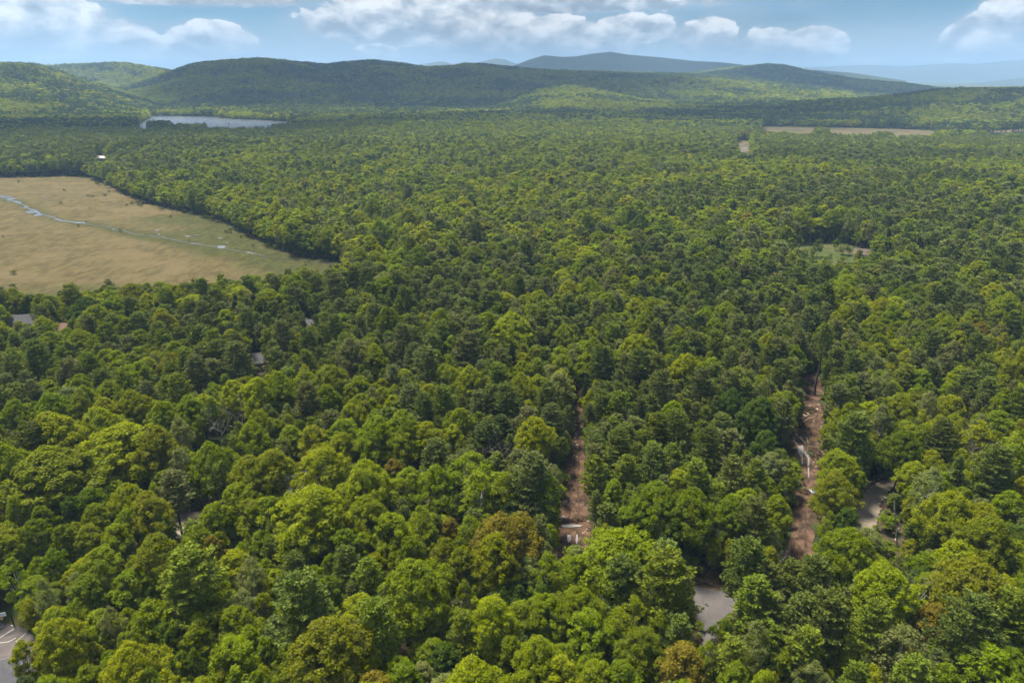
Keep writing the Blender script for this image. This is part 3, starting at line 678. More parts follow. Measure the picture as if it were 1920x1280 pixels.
TREES = []      # dict(x, y, k, d, h, t, hero)
for s in HERO:
    px, py, w, k, t = s.split(); px, py, w = float(px), float(py), float(w)
    h = 14.0
    for _ in range(4):
        p = at(px, py, h); dep = project(p[0], p[1], h)[2]; diam = w * dep / FOC * 1.08
        h = LOWH.get((px, py), kindsize(k, diam))
    back = 0.12 * diam           # the top seen from above lies a little before the stem's far side
    v = np.array(p); v = v * (1 - back / np.linalg.norm(v))
    TREES.append(dict(x=v[0], y=v[1], k=k, d=diam, h=h, t=t, hero=True, keep=(px, py) in KEEP))


# ------------------------------------------------------------------ houses (built further down; here so that trees keep clear): label, x, y, turn, length, width, wall, roof height, ...
def spot(px, py, z): q = at(px, py, z); return float(q[0]), float(q[1])
def land(px, py):
    """where a sight line meets the hills"""
    d = pray(px, py); t = np.geomspace(300, 6000, 4000); P_ = d[None] * t[:, None]
    hit = np.nonzero(P_[:, 2] + CAMZ < H(P_[:, 0], P_[:, 1]) + 2)[0]; i = hit[0] if len(hit) else -1
    return float(P_[i, 0]), float(P_[i, 1])
R_ = math.radians
HOUSES = [('white house with a long grey roof at the left edge', *spot(42, 592, 7), R_(8), 14, 9, 4.2, 3.2, 'wood_wall', 'grey_roof', None, 4),
          ('low brown-roofed house with a pale chimney near the maroon tree', *spot(121, 606, 5.4), R_(4), 12, 8, 3.0, 2.4, 'pink_wall', 'brown_roof', 0.5, 3),
          ('small grey house half hidden in the woods', *spot(588, 601, 6.6), R_(-20), 10, 8, 4.2, 2.6, 'grey_wall', 'grey_roof', None, 3),
          ('pale weathered house low between the trees', *spot(484, 663, 5.0), R_(15), 11, 7, 3.0, 2.2, 'pink_wall', 'grey_roof', None, 3),
          ('dark slate-roofed house with a white-edged gable beyond the driveway', *spot(570, 884, 7.0), R_(38), 13, 8, 3.6, 3.4, 'grey_wall', 'dark_roof', None, 3),
          ('brown shed with a grey roof beside the basketball court', *spot(22, 1258, 4.2), R_(-22), 8, 6, 2.6, 1.7, 'brown_wall', 'grey_roof', None, 2, 'shed', 'shed'),
          ('small white shed behind the trees at left', *spot(195, 906, 3.0), R_(20), 4, 3, 2.2, 1.0, 'wood_wall', 'pale_roof', None, 1, 'shed', 'shed'),
          ('old house with a rusty roof beside the right meadow', *spot(1622, 468, 5.0), R_(-30), 9, 7, 3.0, 2.3, 'wood_wall', 'rust_roof', None, 3),
          ('long white building in the far woods beyond the marsh', *spot(190, 301, 5.0), R_(0), 17, 8, 4.0, 2.0, 'wood_wall', 'pale_roof', None, 4),
          ('tan house in the distant woods below the hills', *land(806, 194), R_(12), 22, 10, 6, 4, 'pink_wall', 'brown_roof', None, 4),
          ('white house on the far hillside below the mountain', *land(1075, 149), R_(-8), 26, 12, 7, 4, 'wood_wall', 'grey_roof', None, 4)]

# ------------------------------------------------------------------ what must stay in view (photo pixels): open ground, water, roofs
VIS = [  # polygon, height
    ([(0, 334), (60, 333), (150, 331), (180, 339), (215, 356), (240, 369), (290, 386), (350, 399), (420, 416), (450, 436), (500, 459), (560, 481), (640, 493), (600, 508), (500, 512), (400, 518), (300, 516), (180, 526), (100, 530), (0, 536)], 0),
    ([(285, 219), (330, 219), (400, 221), (440, 225), (500, 227), (545, 231), (500, 238), (440, 239), (390, 236), (330, 232)], 0), ([(262, 234), (274, 233), (274, 241), (262, 241)], 0),
    ([(1428, 240), (1525, 241), (1520, 248), (1440, 245)], 0), ([(1556, 242), (1640, 243), (1630, 251), (1560, 249)], 0), ([(1672, 244.5), (1750, 248), (1740, 252), (1680, 251)], 0), ([(1640, 243), (1672, 244), (1672, 246), (1640, 245.5)], 0), ([(1852, 247), (1920, 243), (1920, 248), (1855, 250.5)], 0),
    ([(1386, 270), (1402, 268), (1406, 283), (1390, 284)], 0),
    ([(1049, 1026), (1096, 1014), (1103, 975), (1097, 940), (1080, 900), (1092, 840), (1088, 770), (1080, 765), (1075, 830), (1058, 900), (1050, 970)], 0), ([(1074, 765), (1088, 765), (1086, 720), (1076, 720)], 0),
    ([(1476, 1040), (1520, 1036), (1516, 970), (1526, 900), (1540, 850), (1541, 745), (1508, 742), (1494, 800), (1492, 850), (1505, 900), (1486, 960)], 0), ([(1506, 740), (1540, 740), (1532, 680), (1512, 680)], 0),
    ([(1608, 978), (1638, 982), (1650, 950), (1665, 930), (1680, 905), (1678, 896), (1640, 910), (1615, 935)], 0), ([(1645, 985), (1685, 985), (1690, 945), (1670, 935), (1655, 950)], 0), ([(1668, 1030), (1688, 1030), (1685, 985), (1670, 985)], 0),
    ([(1304, 1102), (1366, 1110), (1345, 1150), (1332, 1186), (1316, 1186), (1310, 1150)], 0), ([(1310, 1060), (1350, 1070), (1350, 1096), (1310, 1090)], 0),
    ([(1, 1168), (22, 1172), (52, 1184), (66, 1206), (70, 1232), (2, 1226)], 0), ([(1, 1150), (40, 1160), (50, 1176), (1, 1160)], 0),
    ([(393, 925), (385, 932), (374, 938), (382, 905), (404, 868), (418, 868), (412, 900)], 0), ([(330, 970), (355, 958), (362, 964), (340, 982)], 0),
    ([(1492, 460), (1560, 457), (1600, 470), (1600, 488), (1560, 494), (1500, 484)], 0),
    ([(38, 592), (66, 592), (66, 601), (46, 600)], 6), ([(17, 606), (24, 603), (24, 608), (18, 610)], 4), ([(107, 607), (112, 607), (112, 613), (107, 613)], 4), ([(120, 607), (130, 607), (130, 611), (121, 611)], 4), ([(578, 605), (583, 604), (583, 609), (578, 610)], 5), ([(547, 904), (556, 898), (560, 907), (550, 912)], 4.5),
    ([(476, 670), (484, 669), (484, 675), (477, 675)], 3), ([(1614, 468), (1630, 468), (1629, 476), (1614, 476)], 4), ([(184, 299), (196, 299), (196, 302), (184, 302)], 3), ([(190, 905), (200, 905), (200, 910), (190, 910)], 2),
    ([(20, 1250), (50, 1256), (50, 1272), (20, 1276)], 3.5), ([(262, 888), (268, 888), (268, 902), (262, 902)], 6), ([(478, 690), (492, 690), (492, 700), (478, 700)], 0),
]
PTS = []
for poly, z in VIS:
    P_ = np.array(poly); lo, hi = P_.min(0), P_.max(0); area = (hi - lo).prod()
    st = np.clip(math.sqrt(area / 160), 2.0, 14)
    gx, gy = np.meshgrid(np.arange(lo[0], hi[0] + .1, st), np.arange(lo[1], hi[1] + .1, st)); gx, gy = gx.ravel(), gy.ravel()
    k = inpoly(gx, gy, poly)
    for a_, b_ in list(zip(gx[k], gy[k])) + [tuple(q) for q in P_]:
        q = at(a_, b_, z); PTS.append((a_, b_, project(q[0], q[1], z)[2]))
PTS = np.array(PTS)
NOGO = [np.array(ground_poly(p)) for p in (MARSH, LAKE, FIELD, FIELD2, POND, CUT1, CUT2, GRAVEL, ROAD, COURT, LAWN, DRIVE)]
YARDS = [ground_poly(CLEAR)]
def blocked(x, y, k, d, h, low=False):
    """arrays: tree foot on open ground, or crown in front of something that shows in the photograph"""
    bad = np.zeros(len(x), bool)
    for p in NOGO + YARDS: bad |= inpoly(x, y, [tuple(q) for q in p])
    for hs in HOUSES: bad |= np.hypot(x - hs[1], y - hs[2]) < hs[4] * .42 + d * .12
    if low: return bad
    z0 = H(x, y)
    tx, ty, dep = project(x, y, z0 + h); bx, by, _ = project(x, y, z0)
    cb = np.where(k == 'P', .30, np.where(k == 'S', .1, .26))
    cyb = by + (ty - by) * cb; cx = (tx + bx) / 2; cy_ = (ty + cyb) / 2
    rx = np.maximum(d * .5 * FOC / dep * .95, 1.2); ry = np.maximum((cyb - ty) / 2 + 1, 1.5)
    for i0 in range(0, len(x), 4000):
        s_ = slice(i0, i0 + 4000)
        u = (PTS[None, :, 0] - cx[s_, None]) / rx[s_, None]; v = (PTS[None, :, 1] - cy_[s_, None]) / ry[s_, None]
        bad[s_] |= ((u * u + v * v < 1.0) & (PTS[None, :, 2] > dep[s_, None] - 1.5)).any(1)
    return bad
# stands of pine and of broadleaf seen in the photograph: centre, radii (pixels), share of conifers
ZONES = [(1270, 790, 200, 115, .93), (1200, 690, 140, 50, .7), (1540, 640, 70, 60, .85), (1400, 610, 130, 60, .6), (420, 600, 90, 45, .8), (60, 690, 90, 60, .55), (250, 680, 80, 60, .4), (730, 610, 130, 60, .72), (800, 690, 90, 40, .5),
         (1570, 710, 90, 60, .7), (1800, 690, 130, 50, .6), (1000, 525, 320, 25, .55), (1520, 520, 320, 22, .88), (1720, 430, 200, 40, .55), (1450, 376, 330, 20, .92), (880, 430, 160, 22, .45), (1620, 1110, 160, 60, .8), (1850, 1130, 90, 60, .7),  # two conifer bands here thickened to stand in for bands of shade
         (560, 1080, 90, 55, .6), (1230, 1060, 100, 50, .8), (150, 262, 220, 30, .7), (1500, 262, 240, 22, .6), (620, 385, 270, 95, .10), (1100, 560, 160, 22, .2), (600, 740, 200, 60, .12), (1650, 565, 130, 28, .15), (1000, 262, 420, 40, .2),
         (700, 305, 420, 32, .15), (200, 1100, 260, 160, .05), (600, 920, 300, 90, .06), (1800, 950, 150, 60, .25), (1040, 700, 80, 60, .15), (980, 1120, 200, 120, .05), (1450, 410, 260, 22, .25), (1450, 485, 200, 20, .5), (80, 600, 140, 40, .1), (300, 548, 360, 22, .18)]
def conifer_share(px, py, x, y):
    p = np.clip(.28 + 4.0 * (fbm(x / 120, y / 65, 31, 3) - .5), .03, .93)
    for cx, cy_, rx, ry, q in ZONES:
        w = np.clip(1.6 - np.hypot((px - cx) / rx, (py - cy_) / ry) * 1.15, 0, 1); p = p * (1 - w) + q * w
    return p
def pick_tint(k, x, y, u, v):
    """broad patches of like colour, with single trees standing out"""
    n = fbm(x / 38, y / 38, 41, 2) * .55 + u * .5
    out = np.empty(len(x), '<U1')
    dec = np.array(list('dmmbbbbyyyo'));
    i = np.clip((n - .14) / .74 * len(dec), 0, len(dec) - 1).astype(int); out[:] = dec[i]
    out[v < .006] = 'r'; out[(v > .93)] = 'p'
    con = np.array(list('KPPGPGPLLP')); j = np.clip((n - .14) / .74 * len(con), 0, len(con) - 1).astype(int)
    out = np.where(np.isin(k, ['P']), con[j], out); out = np.where(k == 'S', np.where(u < .6, 'K', 'P'), out)
    out = np.where((k == 'A') & (v > .45), 'p', out); out = np.where(k == 'D', 'g', out)
    return out

def fill_near():
    """individually spaced trees out to 700 m"""
    rng = np.random.default_rng(11)
    cell = 8.0; grid = {}
    def put(x, y, r_): grid.setdefault((int(x // cell), int(y // cell)), []).append((x, y, r_))
    for t in TREES: put(t['x'], t['y'], t['d'] / 2)
    n = 120000
    d = np.sqrt(rng.uniform(38 ** 2, 700 ** 2, n)); a = rng.uniform(-45, 45, n) * d2r
    x, y = d * np.sin(a), d * np.cos(a)
    zb = H(x, y); px, py, dep = project(x, y, zb + 12)
    ps = conifer_share(px, py, x, y); u = rng.random(n); w = rng.random(n)
    k = np.where(u < ps, np.where(rng.random(n) < .03 + .22 * (fbm(x / 90, y / 90, 55, 2) > .62), 'S', 'P'), np.where(w < .17, 'A', 'B'))
    k = np.where(rng.random(n) < .012, 'D', k)
    size = rng.gamma(5.0, .2, n)                        # around 1
    diam = np.where(k == 'P', np.clip(6.5 * size, 4.0, 9.0), np.where(k == 'S', np.clip(3.4 * size, 2.2, 5), np.where(k == 'A', np.clip(4.6 * size, 3, 7), np.clip(6.9 * size, 3.8, 12))))
    hh = np.array([kindsize(kk, dd_) for kk, dd_ in zip(k, diam)]) * rng.uniform(.92, 1.06, n) * (.9 + .25 * fbm(x / 60, y / 60, 66, 2))
    tall = (rng.random(n) < .10) & (k != 'D'); hh[tall] *= 1.16; low_ = rng.random(n) < .16; hh[low_] *= .84
    near = d < 165
    hh[near] *= .86; diam[near] *= .95
    ok = ~blocked(x, y, k, diam, hh)
    tint = pick_tint(k, x, y, rng.random(n), rng.random(n))
    tx, ty, tdep = project(x, y, zb + hh)
    heroes = [(project(t['x'], t['y'], t['h'] * .74), t) for t in TREES]
    hx = np.array([q[0][0] for q in heroes]); hy = np.array([q[0][1] for q in heroes]); hd = np.array([q[0][2] for q in heroes])
    hr = np.array([q[1]['d'] * .5 * FOC / q[0][2] for q in heroes])
    got = 0
    for i in range(n):
        if not ok[i]: continue
        r_ = diam[i] / 2; cx, cy_ = int(x[i] // cell), int(y[i] // cell); fine = True
        for gx in (cx - 1, cx, cx + 1):
            for gy in (cy_ - 1, cy_, cy_ + 1):
                for (qx, qy, qr) in grid.get((gx, gy), ()):
                    m_ = .49 * (qr + r_)
                    if (qx - x[i]) ** 2 + (qy - y[i]) ** 2 < m_ * m_: fine = False; break
                if not fine: break
            if not fine: break
        if not fine: continue
        if py[i] > 560:
            dx, dy = (tx[i] - hx) / (hr + .35 * r_ * FOC / tdep[i]), (ty[i] + 4 - hy) / (hr * .8)
            if ((dx * dx + dy * dy < 1) & (hd > tdep[i])).any(): continue
        put(x[i], y[i], r_); got += 1
        TREES.append(dict(x=x[i], y=y[i], k=str(k[i]), d=float(diam[i] * (1 + .28 * sstep(d[i], 170, 380))), h=float(hh[i]), t=str(tint[i]), hero=False))
    return got
# heroes that would stand in front of open ground step aside
def still_blocked(ts): return blocked(np.array([t['x'] for t in ts]), np.array([t['y'] for t in ts]), np.array([t['k'] for t in ts]), np.array([t['d'] * .86 for t in ts]), np.array([t['h'] for t in ts]))
for _ in range(7):
    hb = still_blocked(TREES)
    for t, b_ in zip(TREES, hb):
        if b_ and not t['keep']:
            r_ = math.hypot(t['x'], t['y']); t['x'] *= 1 - 1.3 / r_; t['y'] *= 1 - 1.3 / r_; t['d'] *= .965; t['h'] *= .975
hb = still_blocked(TREES)
print('heroes blocked', [HERO[i] for i in np.nonzero(hb)[0]])
TREES = [t for t, b_ in zip(TREES, hb) if not b_ or t['keep']]
def bush(px, py, w, k, t, h):
    p = at(px, py); dep = project(p[0], p[1], 0)[2]; TREES.append(dict(x=p[0], y=p[1], k=k, d=w * dep / FOC, h=h, t=t, hero=True))
for q_ in ((1531, 482, 20, 'B', 'd', 11), (1522, 484, 14, 'B', 'm', 7), (1555, 491, 9, 'B', 'm', 4.5), (1580, 478, 20, 'B', 'p', 7), (1565, 470, 13, 'B', 'm', 7), (1575, 466, 16, 'B', 'd', 11), (1603, 464, 20, 'B', 'm', 9), (1592, 478, 10, 'B', 'm', 4), (1604, 482, 12, 'B', 'd', 5),
           (1634, 484, 18, 'P', 'P', 10), (1644, 476, 20, 'B', 'm', 9), (1508, 484, 12, 'B', 'b', 6), (1496, 470, 16, 'B', 'm', 9), (1584, 492, 10, 'A', 'm', 4), (1545, 500, 14, 'B', 'b', 6), (1520, 500, 16, 'B', 'm', 7), (1575, 503, 16, 'B', 'b', 7), (1590, 452, 22, 'B', 'm', 11),
           (412, 908, 16, 'A', 'm', 4), (388, 944, 12, 'B', 'm', 3), (372, 948, 14, 'B', 'b', 3), (363, 906, 14, 'A', 'm', 4.5)): bush(*q_)
print('near fill', fill_near())

def far_trees(r0, r1, sp, dmul, seed):
    """jittered rows of trees, kept where a look from the air meets them"""
    rng = np.random.default_rng(seed)
    amax = 45 * d2r if r0 < 2000 else 41 * d2r
    xs = np.arange(-r1 * math.sin(amax), r1 * math.sin(amax), sp); ys = np.arange(r0 * math.cos(amax), r1, sp)
    X, Y = np.meshgrid(xs, ys); X[1::2] += sp / 2
    x = X.ravel() + rng.uniform(-.48, .48, X.size) * sp; y = Y.ravel() + rng.uniform(-.48, .48, X.size) * sp
    d = np.hypot(x, y); a = np.arctan2(x, y); m = (d > r0) & (d <= r1) & (np.abs(a) < amax); x, y, d, a = x[m], y[m], d[m], a[m]
    z = H(x, y)
    # hidden behind nearer crests?
    ga = np.linspace(-amax, amax, 420); gr = np.geomspace(120, r1, 300)
    A_, R_ = np.meshgrid(ga, gr); E = (H(R_ * np.sin(A_), R_ * np.cos(A_)) + 7 - CAMZ) / R_; run = np.maximum.accumulate(E, 0)
    ia = np.clip(((a + amax) / (2 * amax) * 419).round().astype(int), 0, 419); ir = np.clip(np.searchsorted(gr, d * .985) - 1, 0, 299)
    m = (z + 16 - CAMZ) / d > run[ir, ia] - .0015
    x, y, d, z = x[m], y[m], d[m], z[m]; n = len(x)
    px, py, dep = project(x, y, z + 10)
    ps = conifer_share(px, py, x, y)
    if r0 >= 1900: ps = np.clip(.30 + 4.6 * (fbm(x / 260, y / 170, 31, 3) - .5), .03, .95)
    u = rng.random(n)
    k = np.where(u < ps, np.where(rng.random(n) < .10, 'S', 'P'), np.where(rng.random(n) < .14, 'A', 'B'))
    size = rng.gamma(7, 1 / 7, n)
    diam = np.where(k == 'P', 7.4, np.where(k == 'S', 3.8, np.where(k == 'A', 5.6, 8.0))) * np.clip(size, .6, 1.5) * dmul
    hh = np.where(k == 'P', 15.0, np.where(k == 'S', 13.0, np.where(k == 'A', 13.5, 14.0))) * rng.uniform(.85, 1.15, n) * (.88 + .3 * fbm(x / 60, y / 60, 66, 2))
    ok = ~blocked(x, y, k, diam, hh)
    t = pick_tint(k, x, y, rng.random(n), rng.random(n))
    if r0 >= 1200: t = np.where((t == 'd') | (t == 'm'), 'b', t); t = np.where((k == 'B') & (rng.random(n) < .25), 'y', t); t = np.where((t == 'L') | (t == 'G'), 'P', t); t = np.where(np.isin(k, ['P', 'S']) & (rng.random(n) < .7), 'N', t)  # far broadleaf swapped to lighter tints, a sunlit look put into the colour
    return x[ok], y[ok], k[ok], diam[ok], hh[ok], t[ok]
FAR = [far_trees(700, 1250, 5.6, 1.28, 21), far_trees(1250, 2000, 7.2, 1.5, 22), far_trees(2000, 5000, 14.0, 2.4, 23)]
print('far', [len(f[0]) for f in FAR])

# ------------------------------------------------------------------ which near trees are things of their own: the 300 of each kind that show largest
for t in TREES: t['z'] = 0.0
zz_ = H(np.array([t['x'] for t in TREES]), np.array([t['y'] for t in TREES]))
buf = np.full((320, 480), -1, np.int32)
for t, z_ in zip(TREES, zz_):
    t['z'] = float(z_)
    t['px'], t['py'], t['dep'] = [float(q) for q in project(t['x'], t['y'], z_ + t['h'] * .68)]
    t['top'] = float(project(t['x'], t['y'], z_ + t['h'])[1]); t['foot'] = float(project(t['x'], t['y'], z_)[1])
order = sorted(range(len(TREES)), key=lambda i: -TREES[i]['dep'])
for i in order:
    t = TREES[i]; rx = t['d'] * .5 * FOC / t['dep'] / 4 * .95; ry = max(.5, (t['foot'] - t['top']) * .36 / 4); cx, cy_ = t['px'] / 4, (t['top'] / 4 + ry)
    if cx < -20 or cx > 500 or cy_ > 345: continue
    x0, x1, y0, y1 = max(0, int(cx - rx)), min(480, int(cx + rx) + 2), max(0, int(cy_ - ry)), min(320, int(cy_ + ry) + 2)
    if x0 >= x1 or y0 >= y1: continue
    gx, gy = np.meshgrid(np.arange(x0, x1), np.arange(y0, y1))
    buf[y0:y1, x0:x1][((gx - cx) / rx) ** 2 + ((gy - cy_) / ry) ** 2 < 1] = i
share = np.bincount(buf[buf >= 0], minlength=len(TREES))
for i, t in enumerate(TREES): t['share'] = int(share[i])
for k in 'BAPSD':
    c = sorted([t for t in TREES if t['k'] == k and t['share'] >= 4], key=lambda t: -t['share'])
    for t in c[:300]: t['own'] = True
OWN = [t for t in TREES if t.get('own')]
print('own', {k: sum(t['k'] == k for t in OWN) for k in 'BAPSD'}, 'of', len(TREES))

# ------------------------------------------------------------------ labels that tell one tree from the next
LAND = [('the basketball court', 30, 1200), ('the paved road bend', 1335, 1140), ('the left dirt cut', 1075, 920), ('the right dirt cut', 1510, 900), ('the gravel lane', 1640, 940), ('the sandy driveway', 345, 970),
        ('the dark-roofed house', 555, 895), ('the mown lawn', 405, 890), ('the dirt-cut puddles', 1070, 1000), ('the blue tarpaulin', 1525, 922), ('the grey dead tree', 1740, 1080), ('the grey-roofed white house', 45, 600),
        ('the brown-roofed house', 120, 610), ('the pale house', 482, 668), ('the small grey house', 585, 607), ('the right meadow clearing', 1550, 475), ('the marsh tip', 640, 497), ('the bottom left corner', 0, 1280),
        ('the bottom right corner', 1920, 1280), ('the bottom edge centre', 960, 1280), ('the left edge', 0, 800), ('the right edge', 1920, 800), ('the picture centre', 960, 640), ('the near marsh edge', 250, 530), ('the dark tall-pine gap', 1525, 690), ('the white shed', 195, 909)]
NOUN = {'B': ('broadleaf tree', 'broadleaf_tree', 'tree'), 'A': ('airy birch', 'birch_tree', 'birch'), 'P': ('pine', 'pine_tree', 'pine'), 'S': ('narrow spruce', 'spruce_tree', 'spruce'), 'D': ('leafless tree', 'dead_tree', 'dead tree')}
def size_word(t):
    q = t['d'] / {'B': 6.0, 'A': 4.5, 'P': 5.0, 'S': 3.3, 'D': 5.0}[t['k']]
    return 'small' if q < .78 else 'mid-sized' if q < 1.2 else 'large' if q < 1.75 else 'huge'
groups = {}
for t in OWN:
    nm, lx, ly = min(LAND, key=lambda l: math.hypot(l[1] - t['px'], (l[2] - t['py']) * 1.2))
    dx, dy = t['px'] - lx, t['py'] - ly
    if abs(dx) > abs(dy): rel = 'right of' if dx > 0 else 'left of'
    else: rel = 'in front of' if dy > 0 else 'beyond'
    if nm.endswith(('corner', 'edge', 'centre')): rel = 'near'
    t['base'] = (size_word(t), TWORD[t['t']] if t['k'] != 'D' else 'bare grey', NOUN[t['k']][0], rel + ' ' + nm)
    groups.setdefault(t['base'], []).append(t)
ORD = ['leftmost', 'second from left', 'third from left', 'fourth from left', 'fifth from left', 'sixth from left', 'seventh from left', 'eighth from left', 'ninth from left', 'tenth from left', 'eleventh from left', 'twelfth from left'] + [w_ + ' from left' for w_ in 'thirteenth fourteenth fifteenth sixteenth seventeenth eighteenth nineteenth twentieth twenty-first twenty-second twenty-third twenty-fourth twenty-fifth twenty-sixth'.split()]
for b_, ts in groups.items():
    ts.sort(key=lambda t: t['px'])
    s0 = ' '.join(b_)
    for i, t in enumerate(ts):
        t['label'] = s0 if len(ts) == 1 else s0 + ', ' + (('rightmost' if i == len(ts) - 1 else ORD[min(i, 25)]) + (''))
GROUPN = {'B': 'broadleaf trees of the near woods', 'A': 'birches of the near woods', 'P': 'pines of the near woods', 'S': 'spruces of the near woods', 'D': 'leafless trees of the near woods'}
def jit(t, rng): return [float(c * m_) for c, m_ in zip(TINT[t], rng.uniform(.88, 1.13) * rng.uniform(.95, 1.05, 3))]
rng = np.random.default_rng(5)
for t in OWN:
    k = t['k']; v = int(rng.integers(NVAR[k])); t['v'] = v
    e = empty(NOUN[k][1], (t['x'], t['y'], t['z']), float(rng.uniform(0, 6.28)), label=t['label'], category=NOUN[k][2], group=GROUPN[k])
    big = k in NBIG and t['d'] > {'B': 9.0, 'P': 8.2}[k]; kk = k + 'big' if big else k
    if big: v = int(rng.integers(NBIG[k]))
    s_ = t['d'] / (BIGD[k] if big else BASED[k]); e.scale = (s_, s_, t['h'] / (BIGH[k] if big else BASEH[k]))
    if k == 'D':
        c = bpy.data.objects.new('branches', PARTMESH[k, v, 'crown']); COL.objects.link(c); c.parent = e; continue
    c = bpy.data.objects.new('trunk', PARTMESH[kk, v, 'trunk']); COL.objects.link(c); c.parent = e
    c = bpy.data.objects.new('crown', PARTMESH[kk, v, 'crown']); COL.objects.link(c); c.parent = e; c['tint'] = jit(t['t'], rng)

# ------------------------------------------------------------------ the rest of the woods: scattered copies, one object for each kind
def scatter_group():
    ng = bpy.data.node_groups.new('scatter_trees', 'GeometryNodeTree')
    ng.interface.new_socket('Geometry', in_out='INPUT', socket_type='NodeSocketGeometry'); ng.interface.new_socket('Geometry', in_out='OUTPUT', socket_type='NodeSocketGeometry')
    n = ng.nodes; l = ng.links
    gi, go = n.new('NodeGroupInput'), n.new('NodeGroupOutput')
    mp = n.new('GeometryNodeMeshToPoints'); ip = n.new('GeometryNodeInstanceOnPoints'); ci = n.new('GeometryNodeCollectionInfo')
    ci.inputs[0].default_value = SRC; ci.inputs[1].default_value = True; ci.inputs[2].default_value = True
    def named(nm, typ):
        a = n.new('GeometryNodeInputNamedAttribute'); a.data_type = typ; a.inputs[0].default_value = nm; return a.outputs[0]
    l.new(gi.outputs[0], mp.inputs[0]); l.new(mp.outputs[0], ip.inputs['Points']); l.new(ci.outputs[0], ip.inputs['Instance'])
    ip.inputs['Pick Instance'].default_value = True
    l.new(named('idx', 'INT'), ip.inputs['Instance Index']); l.new(named('rot', 'FLOAT_VECTOR'), ip.inputs['Rotation']); l.new(named('scl', 'FLOAT_VECTOR'), ip.inputs['Scale'])
    l.new(ip.outputs[0], go.inputs[0]); return ng
SG = scatter_group()
def scatter(name, label, x, y, z, idx, rotz, scl, tint):
    n = len(x)
    me = bpy.data.meshes.new(name); me.vertices.add(n); me.vertices.foreach_set('co', np.stack([x, y, z], 1).astype(np.float32).ravel())
    for nm, typ, key, data in (('idx', 'INT', 'value', idx), ('rot', 'FLOAT_VECTOR', 'vector', np.stack([0 * x, 0 * x, rotz], 1)), ('scl', 'FLOAT_VECTOR', 'vector', scl), ('tint', 'FLOAT_VECTOR', 'vector', tint)):
        a = me.attributes.new(nm, typ, 'POINT'); a.data.foreach_set(key, np.ascontiguousarray(data, np.int32 if typ == 'INT' else np.float32).ravel())
    o = obj(name, me, kind='stuff', label=label)
    md = o.modifiers.new('scatter', 'NODES'); md.node_group = SG; return o
rest = [t for t in TREES if not t.get('own')]
RX = [np.array([t['x'] for t in rest])] + [f[0] for f in FAR]; RY = [np.array([t['y'] for t in rest])] + [f[1] for f in FAR]
RK = [np.array([t['k'] for t in rest])] + [f[2] for f in FAR]; RD = [np.array([t['d'] for t in rest])] + [f[3] for f in FAR]
RH = [np.array([t['h'] for t in rest])] + [f[4] for f in FAR]; RT = [np.array([t['t'] for t in rest])] + [f[5] for f in FAR]
RX, RY, RK, RD, RH, RT = [np.concatenate(q) for q in (RX, RY, RK, RD, RH, RT)]
RZ = H(RX, RY); RDIST = np.hypot(RX, RY)
rng = np.random.default_rng(6); n = len(RX)
lod = np.where(RDIST < 330, 0, np.where(RDIST < 1000, 1, np.where(RDIST < 2000, 2, 3)))
lod[RK == 'D'] = 0
vr = rng.integers(0, 1000, n)
idx = np.array([SRC_ID[k, l_, int(v) % (NVAR[k] if l_ < 3 else min(4, NVAR[k]))] for k, l_, v in zip(RK, lod, vr)])
bd = np.array([BASED[k] for k in RK]); bh = np.array([BASEH[k] for k in RK])
scl = np.stack([RD / bd, RD / bd, RH / bh], 1); rz = rng.uniform(0, 6.283, n)
tn = np.array([TINT[t] for t in RT]) * (1 + .22 * sstep(RDIST, 300, 1600) * np.isin(RK, ['B', 'A']))[:, None] * rng.uniform(.86, 1.15, (n, 1)) * rng.uniform(.95, 1.05, (n, 3))  # broadleaf tints lighten with distance, sunlight on farther woods put into the colour
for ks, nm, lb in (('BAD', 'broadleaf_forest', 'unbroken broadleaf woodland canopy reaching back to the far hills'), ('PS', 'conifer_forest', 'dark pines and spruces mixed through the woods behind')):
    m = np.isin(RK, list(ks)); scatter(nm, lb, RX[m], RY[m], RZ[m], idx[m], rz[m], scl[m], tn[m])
print('scattered', n)
# low growth on the forest floor and at the edges
n = 14000; rng = np.random.default_rng(8)
d = np.sqrt(rng.uniform(60 ** 2, 420 ** 2, n)); a = rng.uniform(-42, 42, n) * d2r; ux, uy = d * np.sin(a), d * np.cos(a)
uh = rng.uniform(.9, 4.2, n) ** 1.0; uk = np.where(rng.random(n) < .8, 'B', 'P'); ud = uh * rng.uniform(.8, 1.2, n)
ok = ~blocked(ux, uy, uk, ud, uh, True); ux, uy, uh, uk, ud = ux[ok], uy[ok], uh[ok], uk[ok], ud[ok]; n = len(ux)
idx = np.array([SRC_ID[k, 1, int(v)] for k, v in zip(uk, rng.integers(0, 8, n))])
ut = np.array([TINT[t] for t in np.where(uk == 'B', np.array(list('mdbm'))[rng.integers(0, 4, n)], 'P')])
scatter('undergrowth', 'low shrubs and saplings under the trees', ux, uy, H(ux, uy), idx, rng.uniform(0, 6.28, n), np.stack([ud / 8, ud / 8, uh / 16], 1), ut)

